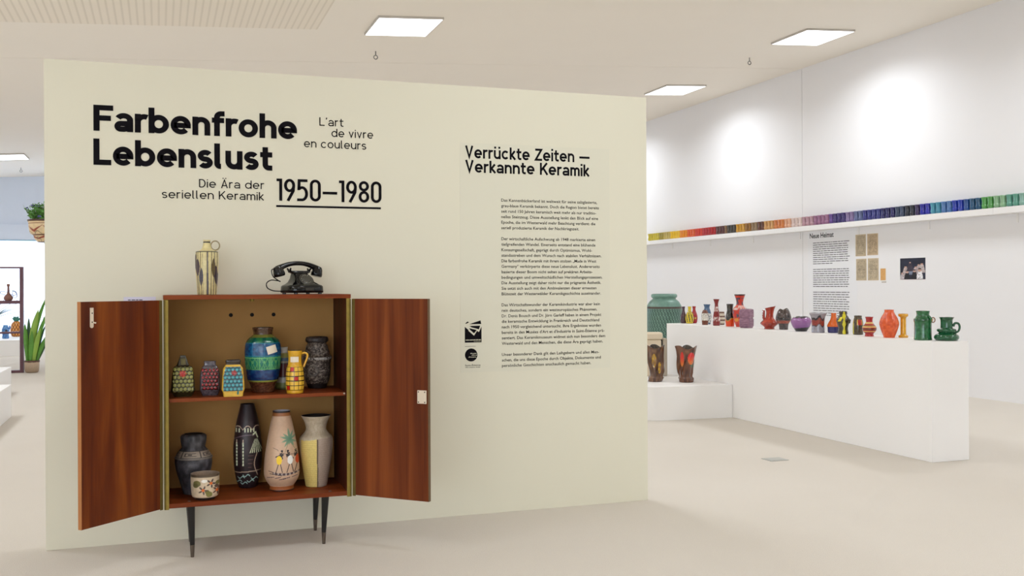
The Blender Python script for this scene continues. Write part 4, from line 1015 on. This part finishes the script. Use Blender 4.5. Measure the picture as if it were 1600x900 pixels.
cc = [('lemon yellow', (205, 188, 50)), ('olive yellow', (165, 148, 50)), ('straw yellow', (196, 174, 84)), ('sunflower yellow', (232, 190, 16)), ('amber', (226, 138, 14)), ('orange', (216, 88, 16)), ('red orange', (204, 48, 18)), ('scarlet', (170, 20, 26)),
      ('maroon', (86, 44, 42)), ('chestnut brown', (124, 90, 58)), ('charcoal', (62, 58, 50)), ('mustard', (196, 144, 34)), ('bronze', (146, 100, 34)), ('taupe', (142, 118, 88)), ('dark brown', (100, 56, 36)), ('sand', (204, 154, 92)), ('tan orange', (208, 126, 66)),
      ('peach', (220, 166, 132)), ('pinkish white', (216, 194, 186)), ('pale mauve', (182, 142, 152)), ('plum mauve', (150, 100, 132)), ('violet', (96, 66, 138)), ('deep violet', (58, 44, 106)), ('lilac', (130, 112, 154)), ('grey blue', (92, 102, 142)), ('indigo', (54, 56, 126)),
      ('dark indigo', (42, 38, 94)), ('slate blue', (58, 70, 96)), ('black blue', (42, 44, 56)), ('dark plum', (54, 38, 80)), ('ultramarine', (38, 40, 158)), ('turquoise', (66, 144, 168)), ('steel blue', (76, 118, 172)), ('cobalt blue', (24, 54, 166)), ('royal blue', (28, 74, 142)),
      ('petrol blue', (26, 78, 114)), ('leaf green', (82, 152, 76)), ('sage green', (132, 172, 132)), ('sea green', (88, 150, 130)), ('grey green', (130, 170, 156))]
bprof = [(.016, 0), (.0235, .001), (.026, .004), (.0330, .018), (.0345, .030), (.0310, .044), (.0225, .055), (.0208, .064), (.0270, .085), (.0360, .110), (.0392, .121), (.0375, .1215), (.034, .105), (.029, .07), (.030, .045), (.02, .01)]
bv = MB().lathe(bprof, 20)
bmats = [plain('glaze_'+n_.replace(' ', '_'), c, .08, coat=.5, var=.10, scale=30) for n_, c in cc]
bmesh_ = []
for m_ in bmats:
    me = bv.mesh('beaker'); me.materials.append(m_)
    for p in me.polygons: p.use_smooth = True
    bmesh_.append(me)
ORD = ['first', 'second', 'third', 'fourth', 'fifth', 'sixth', 'seventh', 'eighth', 'ninth', 'tenth', 'eleventh', 'twelfth']
y = 15.56; cnt = {}
while y > 7.2:
    gi = next((i for i in range(len(cc)) if y > bnd[i+1]), len(cc)-1)
    k = cnt.get(gi, 0); cnt[gi] = k+1
    o = bpy.data.objects.new('beaker', bmesh_[gi]); COL.objects.link(o)
    o.location = (XS+.045+random.uniform(-.002, .002), y, 1.9726)
    tag(o, '%s %s glazed beaker from the left on the long wall shelf' % (ORD[k] if k < 12 else 'next', cc[gi][0]), 'beaker', 'glazed beakers on the wall shelf')
    y -= .0803

# ------------------------------------------------------------------ text sheet, documents and photograph on the right wall
def wq(mb, y0_, y1_, z0_, z1_, d): return mb.poly([(XR-d, y0_, z0_), (XR-d, y0_, z1_), (XR-d, y1_, z1_), (XR-d, y1_, z0_)])
ts = empty('wall_text_sheet', (XR, 10.7, 1.3), 0, 'tall printed text sheet headed Neue Heimat on the right wall', 'text panel')
to = Vector((-XR, -10.7, -1.3))
M_sheet = plain('clear_film', (236, 236, 238), .45)
o = MB().box(XR-.0012, XR-.0003, 10.20, 11.19, .70, 1.905).build('sheet', M_sheet, ts); o.location = to
v, f = bf_mesh('Neue Heimat', 0, .495, 0, cap=.068, bold=.018)
me = bpy.data.meshes.new('h'); me.from_pydata([(XR-.002, 11.150-p[0], 1.812+p[1]) for p in v], [], f); me.update()
o = link('sheet_heading', me, M_black, ts); o.location = to
M_greyink = plain('grey_ink', (96, 94, 98), .7)
def dashes(y0_, y1_, z, h, d, mb, rnd):
    y_ = y0_
    while y_ > y1_+.03:
        L = rnd.uniform(.025, .11); e = max(y_-L, y1_); wq(mb, e, y_, z, z+h, d); y_ = e-.011
rnd = random.Random(3)
for nL, zt, zb_ in ((11, 1.742, 1.470), (9, 1.395, 1.172), (11, 1.098, .800)):
    mb = MB()
    for k in range(nL):
        z = zt+(zb_-zt)*k/(nL-1); dashes(11.082, 10.335+rnd.uniform(0, .05)+(.32 if k == nL-1 and nL == 11 and zt > 1.5 else 0), z, .0095, .002, mb, rnd)
    o = mb.build('text_paragraph', M_greyink, ts); o.location = to
def doc(name, label, y0_, y1_, z0_, z1_, cf, cat='document', group=None, nu=60, nv=70):
    r = None
    W = y1_-y0_; H = z1_-z0_; vs = []; cols = []; fs = []
    for j in range(nv+1):
        for i in range(nu+1):
            vs.append((-.0022, W/2-W*i/nu, -H/2+H*j/nv)); cols.append(lin(cf(i/nu, j/nv)))
    for j in range(nv):
        for i in range(nu):
            a = j*(nu+1)+i; fs.append((a, a+1, a+nu+2, a+nu+1))
    me = bpy.data.meshes.new(name); me.from_pydata(vs, [], fs); me.update()
    at = me.color_attributes.new('Col', 'FLOAT_COLOR', 'POINT'); b_ = []
    for c in cols: b_ += [*c, 1]
    at.data.foreach_set('color', b_)
    r = empty(name, (XR, (y0_+y1_)/2, (z0_+z1_)/2), 0, label, cat, group)
    link('print', me, paint(.6, var=.03), r)
    MB().box(-.0020, -.0004, -W/2-.004, W/2+.004, -H/2-.004, H/2+.004).build('backing', M_label if cat == 'document' else M_plinth, r)
    return r
def dcf(base, seed):
    def f(u, v):
        c = mixc(base, tuple(x*.88 for x in base), vn(u*6+seed, v*8))
        if .1 < u < .9 and .08 < v < .93 and (v*22) % 1 < .34 and hsh(int(u*16)+seed, int(v*22)) > .38: return tuple(x*.66 for x in c)
        return c
    return f
for (a, c, z0_, z1_, lab, col) in ((10.040, 10.228, 1.550, 1.812, 'yellowed typed document with dark heading, upper left of four on right wall', (196, 178, 148)), (9.822, 10.012, 1.556, 1.812, 'yellowed document, upper right of the four papers on right wall', (200, 176, 142)),
                                   (10.030, 10.218, 1.252, 1.513, 'yellowed document, lower left of the four papers on right wall', (198, 180, 150)), (9.814, 10.003, 1.252, 1.514, 'yellowed document with stamps, lower right of four papers on right wall', (202, 184, 154))):
    doc('old_document', lab, a, c, z0_, z1_, dcf(col, a*3), group='old documents on the right wall')
doc('orange_slip', 'small orange paper slip right of the four documents on the wall', 9.690, 9.778, 1.250, 1.388, lambda u, v: mixc((214, 160, 92), (222, 172, 106), vn(u*6, v*8)), nu=10, nv=14)
PEO = [(.10, .30, .06, (206, 196, 200), .20), (.22, .60, .05, (196, 180, 178), .18), (.42, .64, .05, (120, 130, 150), .26), (.40, .80, .035, (60, 50, 66), .08), (.62, .58, .04, (190, 170, 172), .20), (.74, .68, .045, (176, 160, 160), .2), (.86, .72, .05, (200, 186, 184), .34),
       (.28, .36, .06, (24, 24, 34), .28), (.57, .40, .055, (22, 22, 30), .34), (.78, .44, .075, (236, 234, 236), .42)]
def pcf(u, v):
    c = mixc((20, 24, 44), (34, 40, 64), vn(u*5, v*5))
    for hx, hz, hr, body, bw in PEO:
        if hz-.42 < v < hz-hr*.9 and abs(u-hx) < .055+.07*min(1, (hz-v)*3.2): c = tuple(x*(.75+.4*vn(u*30, v*30)) for x in body)
        if math.hypot(u-hx, (v-hz)*.85) < hr: c = (34, 26, 28) if v > hz+hr*.35 else (196, 158, 142)
    if v < .02: c = (90, 40, 40)
    return c
doc('group_photograph', 'colour photograph of a group of people against dark blue, right wall', 9.036, 9.442, 1.255, 1.500, pcf, cat='photograph', nu=110, nv=100)
tag(MB().box(XR-.0015, XR-.0004, 9.68, 9.76, 1.222, 1.234).build('tiny_caption', M_cb2), 'tiny caption strip under the orange paper slip', 'label')

# ------------------------------------------------------------------ left side
tag(MB().box(-2.6, -1.315, 6.4, 10.36, .0005, .303).build('front_platform', M_plinth, bevel=.003), 'white low platform nearest the camera at left frame edge', 'plinth')
tag(MB().box(-3.0, -1.6235, 10.75, 12.79, .0005, .2945).build('rear_platform', M_plinth, bevel=.003), 'second white low platform further back at the left frame edge', 'plinth')
tag(MB().box(-6.2, -2.30, 19.60, 21.9, .0005, .2818).build('window_platform', M_plinth, bevel=.003), 'long white platform by the window carrying pineapple and blue pieces', 'plinth')
# striped basketlike vase on the rear platform
def cf_sb(x, z, a, r): return (74, 44, 30) if int(z/4) % 3 == 0 else ((176, 116, 68) if int(z/4) % 3 == 1 else (214, 186, 140))
vase('ringed_vase', 'brown and tan ringed vase cut by the left frame edge on white platform', -1.800, 12.35, .2945, .0073, [(9, 0), (11, 4), (12, 10), (11, 20), (8.5, 28), (8, 34)], cf_sb, paint(.35), seg=64, rows=60)
# purple-brown metal rack
rk = empty('metal_rack', (-2.7, 15.74, 0), 0, 'purple brown metal open rack by the window with a brown bottle standing on it', 'rack')
ro = Vector((2.7, -15.74, 0))
def rb(nm, *a):
    o = MB().box(*a).build(nm, M_rack, rk, bevel=.002); o.location = ro; return o
rb('upright', -1.881, -1.835, 15.69, 15.79, .0005, 1.505); rb('upright', -3.60, -3.554, 15.69, 15.79, .0005, 1.505)
for z0_, z1_ in ((1.482, 1.505), (.980, 1.026), (.557, .584), (.0005, .036)): rb('crossbar', -3.554, -1.881, 15.69, 15.79, z0_, z1_)
# brown bottle with wire loops
M_bb = plain('brown_stoneware', (134, 92, 80), .4, var=.15, scale=30); M_wire = plain('dark_blue_wire', (46, 56, 96), .5)
s_ = .00908; bt = empty('loop_handled_bottle', (-2.030, 15.74, 1.0266), 0, 'brown long necked bottle with dark loop handles on the middle rack bar', 'bottle')
MB().lathe([(r*s_, z*s_) for r, z in spl([(4.5, 0), (5.6, 1), (6.8, 4), (5.6, 7), (2.8, 10), (1.8, 13), (1.6, 18), (1.5, 22), (2.1, 23), (2.3, 25), (1.8, 26)], 30)], 28).build('body', M_bb, bt, smooth=True)
def loop(cx, cz, rx, rz, tilt):
    P = []
    for t in range(25):
        a = 2*PI*t/24; x_ = rx*math.cos(a); z_ = rz*math.sin(a); P.append(((cx+x_*math.cos(tilt)-z_*math.sin(tilt))*s_, .3*x_*s_, (cz+x_*math.sin(tilt)+z_*math.cos(tilt))*s_))
    MB().tube(P, .46*s_, 6, False).build('wire_loop', M_wire, bt, smooth=True)
loop(-5.5, 11.5, 6.2, 2.4, -.3); loop(9, 9.5, 3, 5.5, .2); loop(5.5, 12, 6, 3.2, -.4)
# pineapple jar
s_ = .0121; pz = .2818
pa = empty('pineapple_jar', (-2.58, 21.05, pz+.0006), math.atan2(2.6, 21), 'golden brown pineapple shaped ceramic jar with green leaf crown behind the rack', 'jar')
def pdf(a, z, r, o): return 1+(.07*abs(math.sin(a*6+z*.42))*abs(math.sin(a*6-z*.42)) if o and z < 24 else 0)
o = turned('body', [(5, 0), (7, 2), (8.4, 8), (8.3, 14), (6.8, 20), (4, 23.5), (2.5, 24.5)], s_, lambda x, z, a, r: mixc((120, 66, 26), (226, 152, 62), abs(math.sin(a*6+z*.42))*abs(math.sin(a*6-z*.42))*1.5), paint(.25, coat=.3), pa, seg=96, rows=60, df=pdf)
M_pg = plain('jade_glaze', (60, 130, 112), .3, var=.15)
for k in range(11):
    a = k*2*PI/11+.1*(k % 3); up = 5+2.5*(k % 2); out = 6.2-2.2*(k % 2)
    base = Vector((math.cos(a)*1.6, math.sin(a)*1.6, 23.5)); tip = Vector((math.cos(a)*out, math.sin(a)*out, 24.5+up)); mid = (base+tip)/2+Vector((0, 0, 1.2))
    MB().tube([base*s_, mid*s_, tip*s_], [1.3*s_, 1.5*s_, .2*s_], 8).build('crown_leaf', M_pg, pa, smooth=True)
# blue jug-like piece with yellow flower, and dry branches
s_ = .0117
def cfb(x, z, a, r): return (20, 22, 40) if math.hypot(x-1, z-12) < 1.8 else mixc((48, 96, 160), (110, 160, 206), vn(a*4, z*.5))
vase('blue_figure_vase', 'mottled blue ceramic vase with dark eye spot left of the pineapple jar', -2.66, 20.25, pz, s_, [(4.5, 0), (5, 2), (4.6, 6), (5.6, 10), (5.6, 14), (4, 18), (3.4, 21)], cfb, paint(.25, coat=.4), seg=48, rows=40,
     parts=lambda r_, s: (MB().tube([(4*s, 0, 13*s), (6.2*s, 0, 18*s), (5.2*s, 0, 20*s)], [1.4*s, 1.4*s, .8*s], 8).build('ear', solid((70, 120, 180)), r_, smooth=True)))
yf_ = empty('brown_flower_vase', (-2.83, 20.15, pz+.0006), 0, 'dark brown tall vase topped by yellow flower rim at left frame edge', 'vase')
MB().lathe([(r*s_, z*s_) for r, z in [(3, 0), (3.4, 2), (3, 10), (4, 20), (4.6, 26), (3.6, 31), (3.8, 33)]], 20).build('body', plain('brown_black_glaze', (70, 52, 56), .3), yf_, smooth=True)
MB().lathe([(2*s_, 33*s_), (5.4*s_, 33.6*s_), (6.2*s_, 35*s_), (5*s_, 36*s_), (1*s_, 35*s_)], 12).build('flower_rim', plain('yellow_glaze', (232, 196, 30), .3), yf_, smooth=True)
br = empty('dry_branch_vase', (-2.98, 20.9, pz+.0006), 0, 'arrangement of thin dark green twigs in a narrow vase at left frame edge', 'plant')
MB().lathe([(.05, 0), (.055, .02), (.045, .2), (.03, .3), (.032, .32)], 18).build('vase_body', plain('blue_grey_glaze', (70, 86, 110), .3), br, smooth=True)
M_tw = plain('twig', (60, 84, 84), .7); rnd = random.Random(5)
for k in range(16):
    a = rnd.uniform(-.5, 1.15); L = rnd.uniform(.45, .85); P = []
    for t in range(9):
        q = t/8; P.append((math.sin(a)*L*q*(.5+.5*q), rnd.uniform(-.01, .01)+.05*math.sin(k)*q, .30+L*q*math.cos(a)-.12*q*q*abs(a)))
    MB().tube(P, [.006*(1-q/9)+.002 for q in range(9)], 5).build('twig', M_tw, br)
# snake plant
s_ = .00905
sp = empty('snake_plant', (-1.722, 15.66, .0006), 0, 'snake plant with tall green leaves in beige pot beside the metal rack', 'plant')
def cf_pot(x, z, a, r):
    return mixc((70, 44, 40), (110, 78, 64), vn(a*6, z)) if z > 16+.9*vn(a*7, 1) else mixc((150, 128, 106), (186, 164, 140), z/15)
o = turned('pot', [(8, 0), (9.4, 1.5), (10.4, 5), (10.8, 12), (11, 16), (11.6, 18.5), (11.6, 19.2), (10.6, 19.4)], s_, cf_pot, paint(.4), sp, seg=48, rows=40, depth=.3, inner=(50, 36, 26))
MB().lathe([(.01, 15.5*s_), (9.6*s_, 15.5*s_), (9.4*s_, 16*s_), (.01, 16*s_)], 24).build('soil', plain('potting_soil', (48, 36, 28), .95), sp)
M_leaf = plain('snake_leaf', (84, 140, 44), .4, var=.30, scale=9, stretch=(1, 1, 2)); M_leaf2 = plain('snake_leaf_dark', (34, 78, 34), .4, var=.25, scale=9); M_leaf3 = plain('snake_leaf_light', (136, 172, 66), .4, var=.2, scale=9)
def blade(parent, base, tip, w_, mat, bend=.0, name='leaf', face=0.0):
    base = Vector(base); tip = Vector(tip); n = 12; mb = MB(); side = Vector((math.cos(face), math.sin(face), 0)); nr = Vector((-side.y, side.x, 0))
    for i in range(n+1):
        t = i/n; p = base.lerp(tip, t)+Vector((bend*math.sin(t*PI), 0, 0))
        ww = w_*(.55+.9*t if t < .5 else (1.0)*(1-((t-.5)/.5)**2.2)**.8) if t < 1 else .001
        for u, d in ((-1, .35), (0, -.12), (1, .35), (0, .12)):
            mb.v.append(tuple(p+side*ww*.5*u+nr*(ww*d*.5 + (0.0015 if d > .3 else 0))))
    for i in range(n):
        for k in range(4):
            a = i*4+k; b_ = i*4+(k+1) % 4; mb.f.append((a, b_, b_+4, a+4))
    mb.f.append((0, 1, 2, 3)); return mb.build(name, mat, parent, smooth=True, angle=60)
for (bx, tx, tz, ww, m_, bd, by, fc) in ((-6, -9.5, 78, 5.4, M_leaf, 0, -2, .2), (-3, -4.5, 87, 5.5, M_leaf2, -1, 1, -.3), (-1, 10, 112-12, 7.4, M_leaf3, -3, -2, .1), (2, 23, 123, 5.2, M_leaf, -6, 2, .5), (4, 24, 98, 5.8, M_leaf, -5, 1, -.4), (0, 8, 96, 5.0, M_leaf2, -2, 3, .8),
                                     (5, 20, 76, 3.4, M_leaf2, -2, 3, .3), (6, 24, 62, 5.5, M_leaf, -2, -1, -.2), (3, 13, 70, 5.6, M_leaf3, -1, -4, .3), (-2, 1, 66, 5.6, M_leaf, 0, -5, 0), (-5, -7, 60, 4.6, M_leaf2, 0, 3, .6), (7, 26, 68, 4.5, M_leaf2, 1, 2, .2), (-1, 17, 88, 4.2, M_leaf2, 0, 4, -.6), (-7, -8, 50, 3.5, M_leaf, 0, 0, .4)):
    blade(sp, (bx*s_, by*s_, 15.8*s_), (tx*s_, by*s_*1.3, tz*s_), ww*1.3*s_, m_, bd*s_, face=fc)
# planter on bracket behind the display wall
s_ = .00309
hp = empty('wall_planter', (-.512, 5.34, 1.4235), 0, 'cream planter painted with brown waves holding leafy herbs, behind left edge of cream wall', 'planter')
def cf_hp(x, z, a, r):
    if z > 32: return (70, 46, 36)
    if 28.5 < z < 29.8: return (150, 110, 80)
    if z < 1: return (84, 54, 40)
    if abs(z-11) < .8: return (110, 60, 44)
    c = (214, 188, 146); k = (math.degrees(a)+70) % 60/60
    if z > 12:
        if 15+12*abs(k-.45)**1.2*2 < z < 19+14*abs(k-.45) and z < 27: c = (140, 60, 40)
        if abs(z-(14+3*math.sin(a*9))) < .6: c = (104, 84, 66)
    else:
        if 4+6*abs(k-.5) < z < 6.5+7*abs(k-.5): c = (142, 64, 44)
        if abs(math.hypot((k-.5)*24, z-4)-4) < .5: c = (100, 96, 76)
    return c
turned('pot', [(15, 0), (16, 1), (20, 6), (21.5, 11), (21.5, 11), (26, 14), (28, 22), (28.6, 30), (30, 33.5), (30, 35), (28, 35.5)], s_, cf_hp, paint(.4), hp, seg=120, rows=80, depth=.3, inner=(60, 44, 32))
MB().lathe([(.01, 30*s_), (27*s_, 30*s_), (26.8*s_, 31*s_), (.01, 31*s_)], 24).build('soil', bpy.data.materials['potting_soil'], hp)
rnd = random.Random(11); mb = MB()
def leaflet(mb, p, d, L, W):
    d = d.normalized(); sd_ = d.cross(Vector((rnd.uniform(-1, 1), rnd.uniform(-1, 1), rnd.uniform(.2, 1)))).normalized(); up = sd_.cross(d)
    mb.poly([p, p+d*L*.5+sd_*W*.5+up*L*.05, p+d*L, p+d*L*.5-sd_*W*.5+up*L*.05])
stems = MB(); fl = MB()
for k in range(210):
    a = rnd.uniform(0, 2*PI); rr = rnd.uniform(0, 24)*s_; lean = rnd.uniform(0, 1); H = rnd.uniform(10, 34)*(1-.35*lean)*s_
    b0 = Vector((rr*math.cos(a), rr*math.sin(a), 31*s_)); tp = b0+Vector((math.cos(a)*lean*14*s_, math.sin(a)*lean*14*s_, H))
    stems.tube([b0, (b0+tp)/2+Vector((0, 0, 2*s_)), tp], .0012, 4)
    for q in range(8):
        t = .3+.7*q/7; p = b0.lerp(tp, t); d = Vector((rnd.uniform(-1, 1), rnd.uniform(-1, 1), rnd.uniform(-.1, 1))); leaflet(mb, p, d, rnd.uniform(4, 8)*s_, rnd.uniform(2, 4)*s_)
    if k % 6 == 0:
        for q in range(6): leaflet(fl, tp, Vector((rnd.uniform(-1, 1), rnd.uniform(-1, 1), rnd.uniform(0, 1))), 3.4*s_, 3*s_)
tag(mb.build('foliage', plain('herb_leaf', (84, 140, 58), .5, var=.35, scale=40), hp), kind='stuff')
tag(stems.build('stems', plain('herb_stem', (78, 110, 50), .6), hp), kind='stuff')
tag(fl.build('blossoms', plain('violet_blossom', (96, 100, 150), .6), hp), kind='stuff')
MB().box(.004, .10, -.229, .04, -.016, -.0008).build('bracket', M_chrome, hp)
